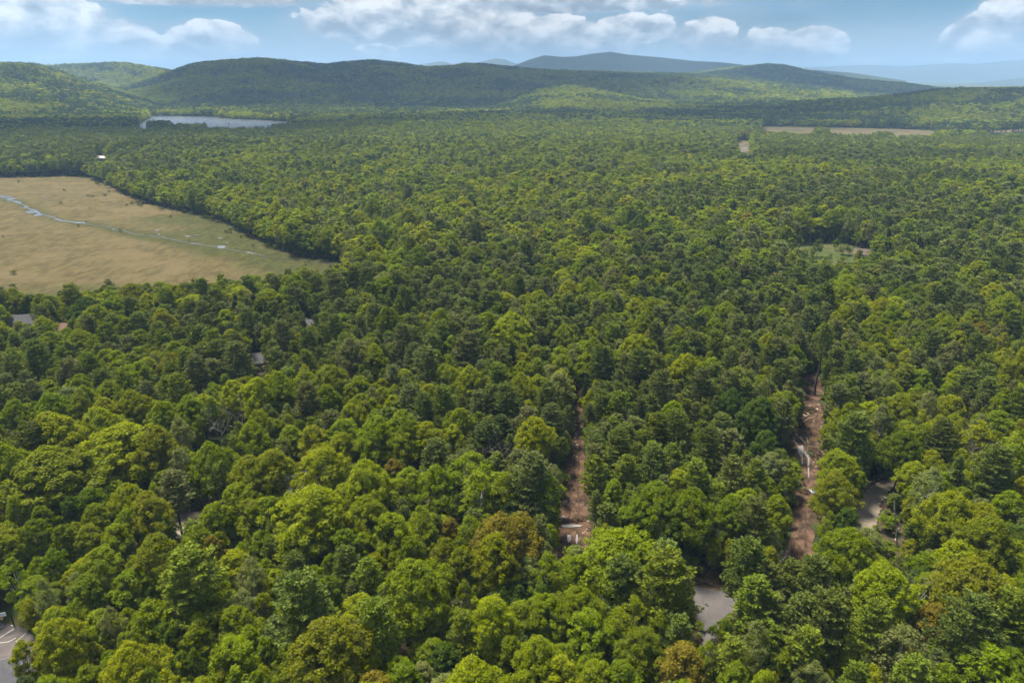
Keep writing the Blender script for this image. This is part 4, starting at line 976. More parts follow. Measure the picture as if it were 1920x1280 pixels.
# low bushes straggling out from the marsh edge
n = 5200; rng = np.random.default_rng(9); mp = ground_poly(MARSH); lo_, hi_ = np.min(mp, 0), np.max(mp, 0)
ux, uy = rng.uniform(lo_[0], hi_[0], n), rng.uniform(lo_[1], hi_[1], n); de = polydist(ux, uy, mp)
ok = inpoly(ux, uy, mp) & (rng.random(n) < np.exp(-de / 7.0) * 1.1 + .012 + .05 * (fbm(ux / 40, uy / 40, 71, 3) > .6)); ux, uy, de = ux[ok], uy[ok], de[ok]; n = len(ux)
uh = rng.uniform(.5, 2.4, n) * (1 + .7 * np.exp(-de / 6)); ud = uh * rng.uniform(1.0, 1.7, n)
ut = np.array([TINT[t] for t in np.array(list('omdp'))[rng.integers(0, 4, n)]]) * .8
scatter('marsh_bushes', 'low bushes straggling over the marsh edge', ux, uy, H(ux, uy), np.array([SRC_ID['B', 1, int(v)] for v in rng.integers(0, 8, n)]), rng.uniform(0, 6.28, n), np.stack([ud / 8, ud / 8, uh / 16], 1), ut)
# ------------------------------------------------------------------ open ground, roads and water
def marsh_material():
    m, nt, out = mat('marsh_grass'); p = geopos(nt)
    st = nt.node('ShaderNodeVectorMath'); st.operation = 'MULTIPLY'; st.inputs[1].default_value = (1, .45, 1); nt.link(p, st.inputs[0])
    n = nt.noise(st.outputs[0], .22, 8, .7); n2 = nt.noise(p, .03, 5, .6, .6); n3 = nt.noise(st.outputs[0], .75, 6, .75)
    tan = nt.mix(nt.step(n, .36, .64), (0.056, 0.043, 0.017), (0.101, 0.083, 0.034))
    tan = nt.mix(nt.math('MULTIPLY', nt.step(n2, .46, .62), .75), tan, (0.114, 0.089, 0.043))
    tan = nt.mix(nt.math('MULTIPLY', nt.step(n3, .54, .68), .6), tan, (.07, .055, .026))
    gr = nt.mix(nt.step(n, .36, .66), (0.027, 0.034, 0.007), (0.051, 0.055, 0.013))
    at_ = nt.node('ShaderNodeAttribute'); at_.attribute_name = 'green'
    f = nt.step(nt.math('ADD', at_.outputs['Fac'], nt.math('MULTIPLY', nt.math('SUBTRACT', n2, .5), 1.3)), .3, .8)
    col = nt.mix(nt.math('MULTIPLY', f, .85), tan, gr)
    principled(nt, out, col, .95, .1, n3, 1.0, .8); return m
def water(name, col, rough=.06):
    m, nt, out = mat(name); p = geopos(nt); principled(nt, out, col, rough, .5, nt.noise(p, .8, 3, .6), .05, .05); return m
M['marsh'] = marsh_material()
M['water'] = water('stream_water', (.10, .105, .11), .22); M['lake'] = water('lake_water', (.05, .06, .085), .25); M['puddle'] = water('muddy_water', (.20, .19, .185), .12)
M['dark_water'] = mottled('peaty_channel', (.012, .012, .008), (.03, .028, .016), .8, .5)
M['dirt'] = mottled('churned_dirt', (.052, .030, .019), (.112, .069, .044), .55, .95, (.024, .016, .011), .30, .9, .35)
M['bankdirt'] = mottled('bank_soil', (.050, .034, .020), (.105, .070, .042), .6, .95, (.036, .050, .012), .22, .6, .2)
M['asphalt'] = mottled('asphalt', (.084, .076, .078), (.096, .088, .089), .35, .9, (.076, .069, .070), .5, .1, .02)
M['court'] = mottled('court_asphalt', (0.068, 0.057, 0.060), (0.094, 0.081, 0.081), .25, .9, (0.109, 0.096, 0.094), .12, .1, .02)
M['gravel'] = mottled('gravel', (.150, .126, .096), (.195, .168, .132), .6, .95, (.125, .107, .082), .15, .4, .05)
M['track'] = mottled('packed_track', (.150, .130, .102), (.180, .158, .126), .8, .95)
M['sand'] = mottled('sandy_drive', (0.162, 0.138, 0.108), (0.240, 0.216, 0.180), .4, .95, (0.078, 0.066, 0.042), .2)
M['lawn'] = mottled('mown_grass', (0.025, 0.041, 0.006), (0.043, 0.061, 0.008), .35, .95, (0.061, 0.055, 0.017), .09, .5, .1)
M['meadow'] = mottled('meadow_grass', (0.031, 0.046, 0.009), (0.051, 0.068, 0.014), .25, .95, (0.071, 0.065, 0.024), .06, .5, .1)
M['field'] = mottled('brown_field', (0.078, 0.062, 0.028), (0.106, 0.087, 0.043), .03, .95, (0.048, 0.051, 0.018), .012)
M['paint'] = mottled('white_line_paint', (0.330, 0.324, 0.312), (0.432, 0.426, 0.414), 2.0, .8)
STRW = ground_poly([p[:2] for p in STREAM])
EDGE = ground_poly([(150, 330), (215, 355), (290, 385), (420, 415), (500, 458), (560, 480), (668, 498)])
def green_amount(x, y):
    de = polydist(x, y, EDGE, False); ds = polydist(x, y, STRW, False)
    near = np.array([at(px, 540) for px in (0, 640)])
    yl = np.interp(x, near[:, 0], near[:, 1])
    return np.clip(.85 * np.exp(-(de / 42.0) ** 2) * (np.hypot(x, y) < 560) + .75 * np.exp(-ds / 12.0) + .6 * sstep(yl + 16 - y, -14, 22), 0, 1)
sheet('marsh', MARSH, M['marsh'], .08, 7.0, {'green': green_amount}, 4.0)
st = dense(STREAM, 1.3); q = np.arange(len(st))
st[:, 0] += 2.6 * (fbm(q / 6.0, q * 0, 5, 3) - .5); st[:, 1] += 3.6 * (fbm(q / 6.0, q * 0 + 9, 6, 3) - .5); st[:, 2] *= np.clip(3.2 * (fbm(q / 3.0, q * 0 + 4, 7, 3) - .30), .22, 1.3) * .66
n_ = int(len(st) * .90)
ribbon('stream_bank', [(a_, b_, w_ + 1.1) for a_, b_, w_ in st], M['dark_water'], .13, world=True)
ribbon('stream', st[:n_], M['water'], .17, world=True)
for px, py, w, h in ((10, 369, 34, 3), (22, 373, 24, 3.5), (60, 398, 22, 4), (70, 404, 16, 3), (352, 443, 12, 2), (368, 441, 10, 1.4), (413, 447, 8, 2), (295, 432, 8, 2), (298, 440, 6, 2), (468, 474, 10, 3.5), (416, 463, 18, 4), (150, 418, 22, 3), (88, 371, 10, 1.5), (425, 456, 6, 1.5)):
    a = np.arange(14) * 2 * math.pi / 14
    rr = .7 + .6 * vnoise(a * 1.7 + px, a * 0 + py, 4)
    sheet('marsh_pool', [(px + w / 2 * r_ * math.cos(b_), py + h / 2 * r_ * math.sin(b_)) for b_, r_ in zip(a, rr)], M['water'], .18, 3.0)
sheet('lake', LAKE, M['lake'], .5, 25.0, None, 5)
sheet('field', FIELD, M['field'], .4, 20.0, None, 5); sheet('field', FIELD2, M['field'], .4, 20.0, None, 5); sheet('wet_clearing', POND, M['field'], .3, 15.0, None, 4)
for px, py, w, h in ((1392, 272, 10, 3), (1398, 279, 14, 3), (1390, 283, 12, 1.6)):
    a = np.arange(12) * math.pi / 6
    sheet('pond', [(px + w / 2 * math.cos(b_), py + h / 2 * math.sin(b_)) for b_ in a], M['water'], .5, 10.0)
sheet('dirt_cut', CUT1, M['dirt'], .06, .8, None, 1.6, relief=.55); sheet('dirt_cut', CUT2, M['dirt'], .06, .8, None, 1.6, relief=.55)
M['verge'] = mottled('weedy_verge', (.030, .023, .014), (.070, .050, .030), .7, .95, (.030, .050, .010), .25, .6, .2)
sheet('gravel_verge', VERGE, M['verge'], .04, 2.5, None, 1.0); sheet('gravel_road', GRAVEL, M['gravel'], .10, 1.5, None, .25)
M['rut'] = mottled('wet_rut', (.030, .019, .012), (.062, .036, .021), .8, .8)
def rut(pts, w):
    c = dense([(a_, b_, w) for a_, b_ in pts], .6); q_ = np.arange(len(c)); c[:, 0] += .5 * (fbm(q_ / 5., q_ * 0 + pts[0][0], 15, 3) - .5); c[:, 2] *= .3 + 1.4 * fbm(q_ / 4., q_ * 0 + pts[0][1], 16, 3)
    ribbon('wheel_rut', c, M['rut'], .275, world=True)
rut([(1484, 1050), (1488, 1000), (1490, 965)], .55); rut([(1496, 1050), (1499, 1005), (1501, 960), (1506, 920)], .5); rut([(1508, 1045), (1510, 1000), (1510, 960)], .45); rut([(1503, 905), (1503, 870)], .7); rut([(1516, 912), (1516, 880), (1513, 840), (1512, 815)], .7); rut([(1512, 830), (1528, 800), (1534, 765)], .4); rut([(1503, 828), (1518, 800), (1524, 770)], .4)
rut([(1062, 1035), (1066, 1005), (1070, 992)], .8); rut([(1078, 1035), (1081, 1005), (1083, 992)], .8); rut([(1066, 978), (1070, 930), (1074, 880), (1082, 820)], .5); rut([(1086, 978), (1085, 930), (1084, 880), (1087, 820)], .45); rut([(1056, 1030), (1058, 1000)], .6)
sheet('road_bank', BANK, M['bankdirt'], .04, 2.5, None, 1.0); sheet('road', ROAD, M['asphalt'], .10, 1.5, None, .15)
ribbon('road_edge', dense([(1180, 1078, .22), (1298, 1100.5, .22), (1376, 1110.5, .22), (1470, 1126.5, .22)], 1.0), M['sand'], .12, world=True)
sheet('lawn', YARD, M['lawn'], .03, 2.5, None, 1.2); sheet('basketball_court', COURT, M['court'], .08, 1.5, None, .1)
for l_ in ([(-6, 1180), (8, 1172.5)], [(-6, 1199), (27, 1178.5)], [(30, 1203), (49.5, 1186.5)], [(20, 1171.8), (25, 1173.2)]): ribbon('court_line', dense([(a_, b_, .13) for a_, b_ in l_], .8), M['paint'], .095, world=True)
ribbon('court_line', dense([(-8, 1205, .12), (4, 1205, .12), (16, 1203, .12), (24, 1200, .12), (30, 1196, .12)], .8), M['paint'], .096, world=True)
sheet('lawn', LAWN, M['lawn'], .05, 2.5, None, 1.0); sheet('driveway_verge', DRIVEV, M['bankdirt'], .03, 2.5, None, 1.0); sheet('driveway', DRIVE, M['sand'], .09, 2.0, None, .5)
sheet('meadow', CLEAR, M['meadow'], .08, 5.0, None, 2.5)
for pts in ([(1052, 986), (1062, 984.5), (1080, 985), (1092, 986), (1088, 989), (1070, 990), (1056, 989.5)], [(1064, 1004), (1070, 1004), (1071, 1014), (1066, 1019), (1063, 1012)], [(1080, 1004), (1083, 1003), (1084, 1014), (1081, 1022), (1079, 1014)],
            [(1495, 837), (1506, 836), (1507, 848), (1504, 858), (1500, 858), (1496, 848)], [(1508, 846), (1515, 850), (1518, 860), (1517, 874), (1514, 875), (1514, 860), (1507, 852)], [(1503, 858), (1505, 858), (1504.5, 872), (1502.5, 872)], [(1514, 877), (1517, 877), (1517, 896), (1515, 896)],
            [(1500, 818), (1506, 826), (1511, 832), (1508, 833), (1501, 825)]):
    sheet('puddle', pts, M['puddle'], .30, 1.0, None, .1)

# ------------------------------------------------------------------ loose things
def box(bm, c, s, rot=None):
    r = bmesh.ops.create_cube(bm, size=.75); vs = r['verts']
    bmesh.ops.scale(bm, vec=s, verts=vs)
    if rot: bmesh.ops.rotate(bm, cent=(0, 0, 0), matrix=rot, verts=vs)
    bmesh.ops.translate(bm, vec=c, verts=vs); return vs
def bm_obj(name, bm, material, parent=None, **props):
    me = bpy.data.meshes.new(name); bm.to_mesh(me); bm.free(); me.materials.append(material); return obj(name, me, parent, **props)
def boxes(name, lst, material, parent):
    bm = bmesh.new()
    for c, s in lst: box(bm, c, s)
    return bm_obj(name, bm, material, parent)
M['wood_wall'] = mottled('white_siding', (0.275, 0.275, 0.265), (0.330, 0.330, 0.320), 1.5, .8); M['brown_wall'] = mottled('brown_siding', (0.080, 0.035, 0.013), (0.110, 0.050, 0.020), 2.0, .85)
M['grey_wall'] = mottled('grey_siding', (0.090, 0.095, 0.100), (0.125, 0.130, 0.135), 1.5, .85); M['pink_wall'] = mottled('weathered_boards', (0.180, 0.135, 0.110), (0.250, 0.210, 0.180), 1.5, .85)
M['grey_roof'] = mottled('grey_shingles', (0.056, 0.056, 0.066), (0.077, 0.077, 0.087), 1.2, .9); M['brown_roof'] = mottled('brown_shingles', (0.120, 0.075, 0.055), (0.155, 0.100, 0.075), 1.2, .9)
M['dark_roof'] = mottled('slate_roof', (.030, .032, .045), (.055, .058, .075), 1.0, .8); M['rust_roof'] = mottled('rusty_roof', (.085, .078, .08), (.11, .06, .045), .9, .8)
M['pale_roof'] = mottled('pale_metal_roof', (0.250, 0.250, 0.250), (0.310, 0.310, 0.310), .5, .5)
M['trim'] = mottled('white_trim', (0.310, 0.310, 0.300), (0.360, 0.360, 0.350), 2.0, .7); M['brick'] = mottled('chimney_masonry', (0.175, 0.135, 0.100), (0.230, 0.190, 0.150), 3.0, .9)
m, nt, out = mat('window_glass'); principled(nt, out, (.02, .025, .03), .05, .6); M['glass'] = m
def house(label, x, y, rotz, L, Wd, hw, hr, wall, roof, chimney=None, wins=3, name='house', cat='house'):
    e = empty(name, (x, y, float(H(np.array([x]), np.array([y]))[0])), rotz, label=label, category=cat)
    # walls with gable ends as one shell
    P = [(-L / 2, -Wd / 2), (L / 2, -Wd / 2), (L / 2, Wd / 2), (-L / 2, Wd / 2)]
    V = [(a, b, -.5) for a, b in P] + [(a, b, hw) for a, b in P] + [(-L / 2, 0, hw + hr), (L / 2, 0, hw + hr)]
    me = bpy.data.meshes.new('wall'); me.from_pydata(V, [], [(0, 1, 5, 4), (1, 2, 6, 9, 5), (2, 3, 7, 6), (3, 0, 4, 8, 7)]); me.materials.append(M[wall]); obj('wall', me, e)
    ov, th = .45, .16; sl = hr / (Wd / 2); o_ = ov * sl
    rf = None
    for s in (-1, 1):
        a = [(-L / 2 - ov, s * (Wd / 2 + ov), hw - o_ + .03), (L / 2 + ov, s * (Wd / 2 + ov), hw - o_ + .03), (L / 2 + ov, 0, hw + hr + .03), (-L / 2 - ov, 0, hw + hr + .03)]
        V = a + [(p[0], p[1], p[2] + th) for p in a]
        F = [(0, 1, 2, 3), (7, 6, 5, 4), (0, 4, 5, 1), (1, 5, 6, 2), (3, 7, 4, 0)]
        me = bpy.data.meshes.new('roof'); me.from_pydata(V, [], F); me.materials.append(M[roof]); rf = obj('roof', me, e)
        # barge boards along the gable edges
        for ex in (-1, 1):
            p0, p1 = np.array((ex * (L / 2 + ov + .04), s * (Wd / 2 + ov), hw - o_ - .08)), np.array((ex * (L / 2 + ov + .04), 0, hw + hr - .08))
            V = [tuple(p + np.array((dx, 0, dz))) for p in (p0, p1) for dx in (-.035, .035) for dz in (0, .30)]
            F = [(0, 1, 3, 2), (4, 6, 7, 5), (0, 4, 5, 1), (2, 3, 7, 6), (1, 5, 7, 3), (0, 2, 6, 4)]
            me = bpy.data.meshes.new('barge_board'); me.from_pydata(V, [], F); me.materials.append(M['trim']); obj('barge_board', me, e)
    if chimney: boxes('chimney', [((chimney, .6, hw + hr + .1), (.8, .8, 1.9)), ((chimney, .6, hw + hr + 1.1), (1.0, 1.0, .18))], M['brick'], rf)
    for s in (-1, 1):
        for i in range(wins):
            wx = -L / 2 + L * (i + .5) / wins
            w = boxes('window', [((wx - .55, s * (Wd / 2 + .04), hw * .55), (.1, .1, 1.4)), ((wx + .55, s * (Wd / 2 + .04), hw * .55), (.1, .1, 1.4)), ((wx, s * (Wd / 2 + .04), hw * .55 - .7), (1.2, .14, .1)), ((wx, s * (Wd / 2 + .04), hw * .55 + .7), (1.2, .1, .1)), ((wx, s * (Wd / 2 + .04), hw * .55), (1.0, .05, .06))], M['trim'], e)
            boxes('pane', [((wx, s * (Wd / 2 + .012), hw * .55), (1.0, .03, 1.3))], M['glass'], w)
    for s in (-1, 1):
        w = boxes('window', [((s * (L / 2 + .04), -.5, hw * .95), (.1, .1, 1.2)), ((s * (L / 2 + .04), .5, hw * .95), (.1, .1, 1.2)), ((s * (L / 2 + .04), 0, hw * .95 - .6), (.14, 1.1, .1)), ((s * (L / 2 + .04), 0, hw * .95 + .6), (.1, 1.1, .1))], M['trim'], e)
        boxes('pane', [((s * (L / 2 + .012), 0, hw * .95), (.03, .9, 1.1))], M['glass'], w)
    return e
for hs in HOUSES: house(*hs)

# basketball hoop behind the court
hp = at(27, 1173.5); e = empty('basketball_hoop', (hp[0], hp[1], .08), math.radians(20), label='basketball hoop with white backboard at the court edge', category='basketball hoop')
M['black_metal'] = mottled('black_metal', (.012, .012, .013), (.02, .02, .022), 4.0, .5); M['board'] = mottled('backboard_white', (.62, .63, .64), (.70, .71, .72), 2.0, .5)
M['orange'] = mottled('orange_rim', (.55, .12, .03), (.62, .16, .05), 4.0, .5); M['net'] = mottled('net_cord', (.6, .58, .52), (.7, .68, .62), 5.0, .9)
bt = B(); bt.tube([(0, 0, -.2), (0, 0, 2.4), (-.35, -.35, 3.0), (-1.0, -.55, 3.35)], [.13, .12, .10, .07], 8); V_, F_, _, _ = bt.arrays(); obj('pole', new_mesh('pole', V_, F_, M['black_metal']), e)
boxes('backboard', [((-1.05, -.62, 3.5), (1.83, .05, 1.1))], M['board'], e)
boxes('target_square', [((-1.05, -.655, 3.30), (.62, .012, .06)), ((-1.05, -.655, 3.72), (.62, .012, .06)), ((-1.33, -.655, 3.51), (.06, .012, .40)), ((-.77, -.655, 3.51), (.06, .012, .40)),
                        ((-1.05, -.655, 4.02), (1.75, .012, .06)), ((-1.05, -.655, 2.99), (1.75, .012, .06)), ((-1.91, -.655, 3.5), (.06, .012, 1.0)), ((-.19, -.655, 3.5), (.06, .012, 1.0))], M['black_metal'], e)
a = np.arange(17) * 2 * math.pi / 16; bt = B(); bt.tube(np.stack([-1.05 + .24 * np.cos(a), -.92 + .24 * np.sin(a), 0 * a + 3.05], 1), np.full(17, .02), 5); V_, F_, _, _ = bt.arrays(); obj('rim', new_mesh('rim', V_, F_, M['orange']), e)
bt = B()
for i in range(12):
    for dr in (1, -1): bt.tube([(-1.05 + .23 * math.cos(a[i]), -.92 + .23 * math.sin(a[i]), 3.04), (-1.05 + .13 * math.cos(a[i] + dr * .6), -.92 + .13 * math.sin(a[i] + dr * .6), 2.6)], [.012, .012], 3)
V_, F_, _, _ = bt.arrays(); obj('net', new_mesh('net', V_, F_, M['net']), e)

# rocks
M['rock'] = mottled('tan_rock', (.26, .20, .145), (.40, .325, .25), 1.3, .95, (.16, .12, .085), .7, .4, .08); M['grey_rock'] = mottled('grey_rock', (.20, .18, .155), (.33, .30, .26), 1.3, .95, (.12, .10, .08), .7, .4, .08)
ROCK = {}
for mt in ('rock', 'grey_rock'):
    for v in range(5):
        bm = bmesh.new(); bmesh.ops.create_icosphere(bm, subdivisions=2, radius=.5); r_ = random.Random(v)
        pl = [(Vector((r_.gauss(0, 1), r_.gauss(0, 1), r_.gauss(0, 1))).normalized(), r_.uniform(.28, .44)) for _ in range(9)]
        for q in bm.verts:
            for nrm, dd_ in pl:
                k = q.co.dot(nrm)
                if k > dd_: q.co -= nrm * (k - dd_)
            q.co.z *= .75
        me = bpy.data.meshes.new('rock'); bm.to_mesh(me); bm.free(); me.materials.append(M[mt]); ROCK[mt, v] = me
ORDN = ['nearest', 'second', 'third', 'fourth', 'fifth', 'sixth', 'seventh', 'eighth', 'ninth', 'tenth', 'eleventh', 'twelfth', 'thirteenth', 'fourteenth', 'fifteenth', 'sixteenth', 'seventeenth', 'eighteenth', 'nineteenth', 'twentieth']
def rocks(spots, mt, text, group):
    spots = sorted(spots, key=lambda s: -s[1])
    for i, (px, py, w) in enumerate(spots):
        p = at(px, py); dep = project(p[0], p[1], 0)[2]; s = w * dep / FOC
        nm = 'boulder' if s > .9 else 'rock'
        o = obj(nm, ROCK[mt, i % 5], None, (p[0], p[1], s * .16), random.uniform(0, 6.28), label=text % (ORDN[i] + ('' if i == 0 else ' nearest')), category=nm, group=group); o.scale = (s * random.uniform(.9, 1.25), s * random.uniform(.8, 1.0), s * random.uniform(.75, 1.0))
rocks([(1080, 798, 7), (1078, 806, 6), (1084, 808, 5), (1079, 815, 7), (1078, 822, 7), (1080, 829, 6), (1081, 836, 8), (1082, 840, 6), (1079, 847, 7), (1077, 855, 5), (1090, 801, 6), (1086, 790, 5), (1082, 856, 5), (1088, 820, 5)], 'rock', 'tan boulder in the row edging the left dirt cut, %s', 'boulders edging the left dirt cut')
rocks([(1055, 971, 10), (1050, 977, 6), (1103, 978, 6), (1108, 952, 6), (1108, 963, 5), (1085, 962, 4), (1075, 955, 4), (1101, 1000, 5), (1092, 975, 4)], 'grey_rock', 'pale rock beside the puddle on the left dirt cut, %s', 'rocks near the left puddles')
rocks([(1612, 922, 6), (1622, 914, 6), (1634, 905, 7), (1646, 899, 7), (1656, 895, 6), (1666, 891, 6), (1606, 935, 5), (1600, 950, 5)], 'grey_rock', 'grey rock along the outer curve of the gravel lane, %s', 'rocks on the outer lane edge')
rocks([(1648, 945, 6), (1654, 938, 7), (1660, 934, 6), (1668, 928, 6), (1652, 955, 6), (1658, 948, 5), (1647, 962, 7), (1650, 970, 6), (1643, 978, 6), (1656, 962, 5), (1675, 930, 5), (1665, 945, 5), (1683, 992, 7), (1676, 1000, 6), (1680, 1012, 7)], 'rock', 'tan rock inside the bend of the gravel lane, %s', 'rocks inside the lane bend')
rocks([(1508, 780, 7), (1515, 776, 6), (1524, 770, 7), (1532, 768, 6), (1519, 762, 6), (1535, 760, 6), (1512, 768, 5), (1526, 868, 5), (1532, 862, 5), (1530, 876, 5), (1536, 850, 5), (1528, 858, 6), (1540, 800, 4)], 'rock', 'brown rock strewn along the right dirt cut, %s', 'rocks along the right dirt cut')

# logs, brush and bare stems
M['log'] = mottled('peeled_log', (.20, .15, .10), (.36, .29, .21), 1.0, .9); M['brush'] = mottled('dead_brush', (.05, .032, .02), (.12, .08, .05), 2.0, .95)
def log(px0, py0, px1, py1, rad, label, z=.15):
    a, b_ = at(px0, py0), at(px1, py1); c = (a + b_) / 2; bt = B()
    L_ = b_ - a; r_ = np.random.default_rng(int(px0))
    pts = [np.r_[-L_ / 2 + L_ * t + r_.normal(size=2) * .08, rad + .02 + .05 * r_.random()] for t in np.linspace(0, 1, 5)]
    bt.tube(pts, np.linspace(rad, rad * .55, 5), 7)
    V_, F_, _, _ = bt.arrays(); n_ = len(V_)
    caps = [np.arange(7)[::-1][None], np.arange(n_ - 7, n_)[None]]
    obj('log', new_mesh('log', V_, [F_] + caps, M['log']), None, (c[0], c[1], z * .4), label=label, category='log', group='logs on the dirt cuts')
log(1500, 788, 1518, 778, .22, 'pale log below the rock heap on the right dirt cut'); log(1506, 792, 1526, 782, .16, 'thinner pale log below the rock heap, nearer the track'); log(1490, 814, 1512, 836, .22, 'long slanting log above the right dirt-cut puddle')
log(1512, 822, 1518, 840, .14, 'short log right of the slanting log on the right cut'); log(1488, 826, 1496, 838, .16, 'dark short log left of the right-cut puddle'); log(1059, 940, 1066, 955, .14, 'pale log in the stick heap on the left dirt cut')
log(1052, 952, 1068, 946, .12, 'crosswise pale log in the left cut stick heap'); log(1326, 1062, 1336, 1052, .14, 'pale leaning log in the brush above the paved road'); log(1060, 884, 1070, 880, .12, 'thin log by the trees on the left dirt cut'); log(1655, 962, 1690, 950, .14, 'grey log lying inside the gravel lane bend')
log(1092, 1002, 1102, 992, .12, 'thin pale log right of the left-cut puddle')
def brush(px, py, w, h, n, label, hgt=1.2, name='brush_pile', mound=True):
    p = at(px, py); dep = project(p[0], p[1], 0)[2]; rx, ry = w / 2 * dep / FOC, h / 2 * dep / FOC / .6; r_ = np.random.default_rng(int(px)); e = empty(name, (p[0], p[1], .05), 0, label=label, category='brush pile')
    bt = B()
    for _ in range(n):
        a_, f_ = r_.uniform(0, 6.28), math.sqrt(r_.random()); c = np.array((rx * f_ * math.cos(a_), ry * f_ * math.sin(a_), hgt * 1.5 * (1 - f_ * f_) * r_.uniform(.2, 1) + .2))
        d_ = r_.normal(size=3) * (1, 1, .35); d_ /= np.linalg.norm(d_); l_ = r_.uniform(.4, 1.5); bt.tube([c - d_ * l_ / 2, c + r_.normal(size=3) * .1, c + d_ * l_ / 2], [.085, .07, .03], 3)
    V_, F_, _, _ = bt.arrays(); o = obj('stick_tangle', new_mesh('stick_tangle', V_, F_, M['log' if name == 'stick_heap' else 'brush']), e, kind='stuff')
    if mound:
        bm = bmesh.new(); bmesh.ops.create_uvsphere(bm, u_segments=20, v_segments=10, radius=1)
        for q in bm.verts:
            k = .75 + .5 * r_.random(); q.co = Vector((q.co.x * rx * k, q.co.y * ry * k, max(-.1, q.co.z) * hgt * k))
        bm_obj('earth_mound', bm, M['bankdirt'], e)
brush(1494, 797, 26, 18, 260, 'dark root and earth mound on the left side of the right cut', 2.0); brush(1528, 853, 26, 34, 420, 'long brush heap along the right side of the right dirt cut', .9); brush(1510, 770, 40, 16, 200, 'brush heap across the far end of the right dirt cut', .8)
brush(1058, 947, 14, 14, 60, 'heap of pale sticks on the left dirt cut', .7, 'stick_heap', False); brush(1062, 862, 22, 18, 240, 'dark brush heap halfway up the left dirt cut', .9); brush(1330, 1085, 70, 22, 520, 'dark brush bank above the paved road bend', .9)
brush(1670, 955, 34, 20, 260, 'brush heap inside the gravel lane bend', .6); brush(1508, 924, 20, 12, 140, 'brush heap beside the blue tarpaulin', .6); brush(1075, 977, 40, 5, 160, 'dark earth bank behind the left-cut puddle', .5); brush(1300, 1200, 26, 40, 160, 'brown brush bank left of the paved road', .6)
# blue and white tarpaulin
m, nt, out = mat('tarpaulin'); p = geopos(nt); principled(nt, out, nt.mix(nt.step(nt.noise(p, 1.1, 3, .6), .48, .54), (.07, .11, .18), (.24, .26, .28)), .5, .4); M['tarp'] = m
p = at(1524, 923); bm = bmesh.new(); bmesh.ops.create_grid(bm, x_segments=14, y_segments=14, size=.75)
for q in bm.verts: q.co.z = .25 * float(fbm(np.array([q.co.x * 2 + 5]), np.array([q.co.y * 2]), 3, 3)[0]) + .5 * math.exp(-(q.co.x ** 2 + q.co.y ** 2) * 1.2)
bmesh.ops.solidify(bm, geom=bm.faces[:], thickness=.01)
bm_obj('tarpaulin', bm, M['tarp'], None, label='crumpled blue and white tarpaulin lying on the right dirt cut', category='tarpaulin').location = (p[0], p[1], .05)
# leaning dead stem by the gravel lane
def stem(name, p0, p1, rad, label, cat, stubs, material='dead_wood'):
    p0, p1 = np.array(p0), np.array(p1); r_ = np.random.default_rng(3); L_ = np.linalg.norm(p1 - p0); e = empty(name, tuple(p0), 0, label=label, category=cat)
    bt = B(); t = np.linspace(-.03, 1, 8)[:, None]; P_ = (p1 - p0) * t + r_.normal(size=(8, 3)) * .06 * np.array((1, 1, 0)); bt.tube(P_, np.linspace(rad, rad * .35, 8), 7); V_, F_, _, _ = bt.arrays(); obj('trunk', new_mesh('trunk', V_, F_, M[material]), e)
    for _ in range(stubs):
        u = r_.uniform(.35, .97); q = (p1 - p0) * u; d_ = r_.normal(size=3) * (1, 1, .4); d_ /= np.linalg.norm(d_); bt = B(); bt.tube([q, q + d_ * r_.uniform(.3, 1.1)], [.035, .01], 4); V_, F_, _, _ = bt.arrays(); obj('branch', new_mesh('branch', V_, F_, M[material]), e)
    return e
p0 = at(1683, 1028); p1 = at(1676, 937, 11.5); stem('dead_tree', (p0[0], p0[1], 0), (p1[0], p1[1], 11.5), .17, 'thin leaning limbless dead trunk beside the gravel lane', 'dead tree', 5)
p0 = at(1526, 741); p1 = (p0[0] + .2, p0[1], 24.0); 
e = stem('pine_tree', (p0[0], p0[1], 0), p1, .38, 'tall bare-trunked pine standing alone at the dark end of the right cut', 'pine', 6, 'pine_bark'); e['group'] = GROUPN['P']
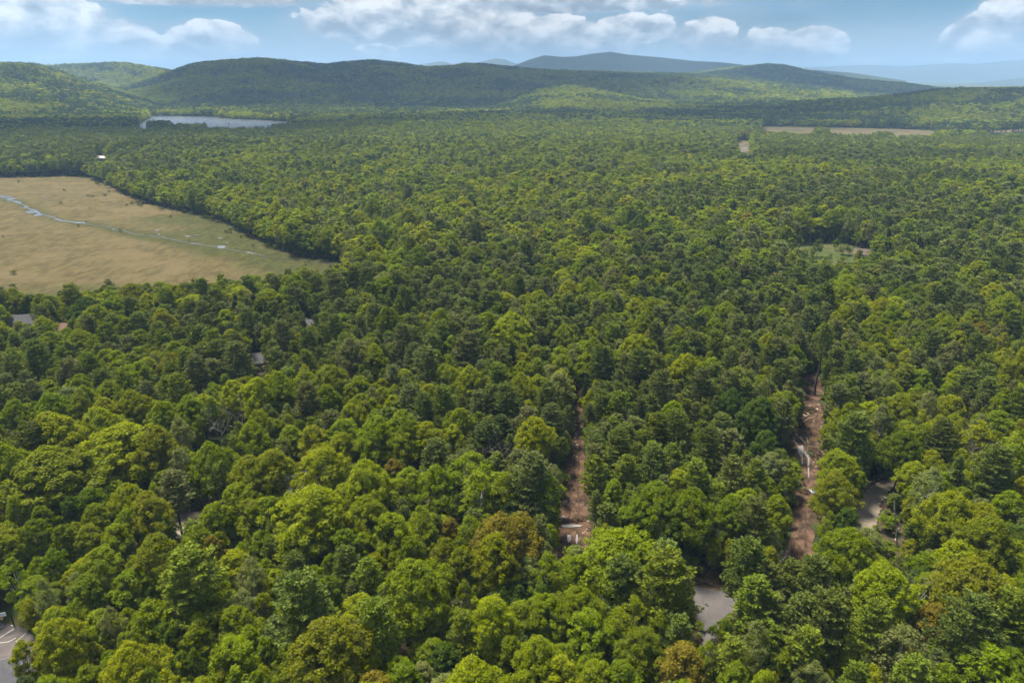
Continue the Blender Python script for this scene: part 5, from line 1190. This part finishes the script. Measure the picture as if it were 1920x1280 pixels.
V_, F_, _, lv_ = pine(3, 0).arrays(1); V_ = V_.copy(); V_[:, 2] = 13.5 + (V_[:, 2] - 6) * .78; V_[:, :2] *= .75; c = obj('crown', new_mesh('crown', V_, F_, M['needle'], None, {'lv': ('POINT', 'FLOAT', lv_)}), e); c['tint'] = list(TINT['P'])
# power line over the paved road
M['pole'] = mottled('weathered_pole', (.10, .08, .062), (.17, .14, .115), 3.0, .95)
def upole(x, y, h, label):
    e = empty('utility_pole', (x, y, 0), math.radians(-30), label=label, category='utility pole', group='utility poles by the road'); bt = B(); bt.tube([(0, 0, -.3), (0, 0, h * .5), (0, 0, h)], [.16, .14, .11], 8); V_, F_, _, _ = bt.arrays(); obj('pole', new_mesh('pole', V_, F_, M['pole']), e)
    boxes('crossarm', [((0, .16, h - .5), (2.2, .1, .12))], M['pole'], e)
    for s in (-.95, .95): boxes('insulator', [((s, .16, h - .36), (.09, .09, .16))], M['board'], e)
    return e
A_, B_ = at(1232, 1054, 9), at(1446, 1122, 9)
upole(A_[0], A_[1], 9.6, 'utility pole in the pine left of the paved road bend'); upole(B_[0], B_[1], 9.6, 'utility pole in the pines right of the paved road bend')
for i, (off, nm) in enumerate(((0, 'lower'), (.9, 'upper'))):
    bt = B(); t = np.linspace(0, 1, 24)[:, None]; P_ = np.c_[A_ + (B_ - A_) * t + (off * .6, -off * .4), 8.0 + off - 3.2 * t * (1 - t)]; bt.tube(P_, np.full(24, .035), 4); V_, F_, _, _ = bt.arrays()
    obj('power_cable', new_mesh('power_cable', V_, F_, M['black_metal']), None, label='%s black power cable crossing above the paved road' % nm, category='cable', group='power cables')
p = at(263, 925); e = empty('light_pole', (p[0], p[1], 0), .4, label='thin pole with a slanting white arm behind the broadleaf trees', category='pole')
bt = B(); bt.tube([(0, 0, -.2), (0, 0, 7.2)], [.09, .07], 7); V_, F_, _, _ = bt.arrays(); obj('pole', new_mesh('pole', V_, F_, M['pole']), e); bt = B(); bt.tube([(-.5, 0, 6.6), (.9, 0, 7.9)], [.09, .08], 6); V_, F_, _, _ = bt.arrays(); obj('arm', new_mesh('arm', V_, F_, M['trim']), e)
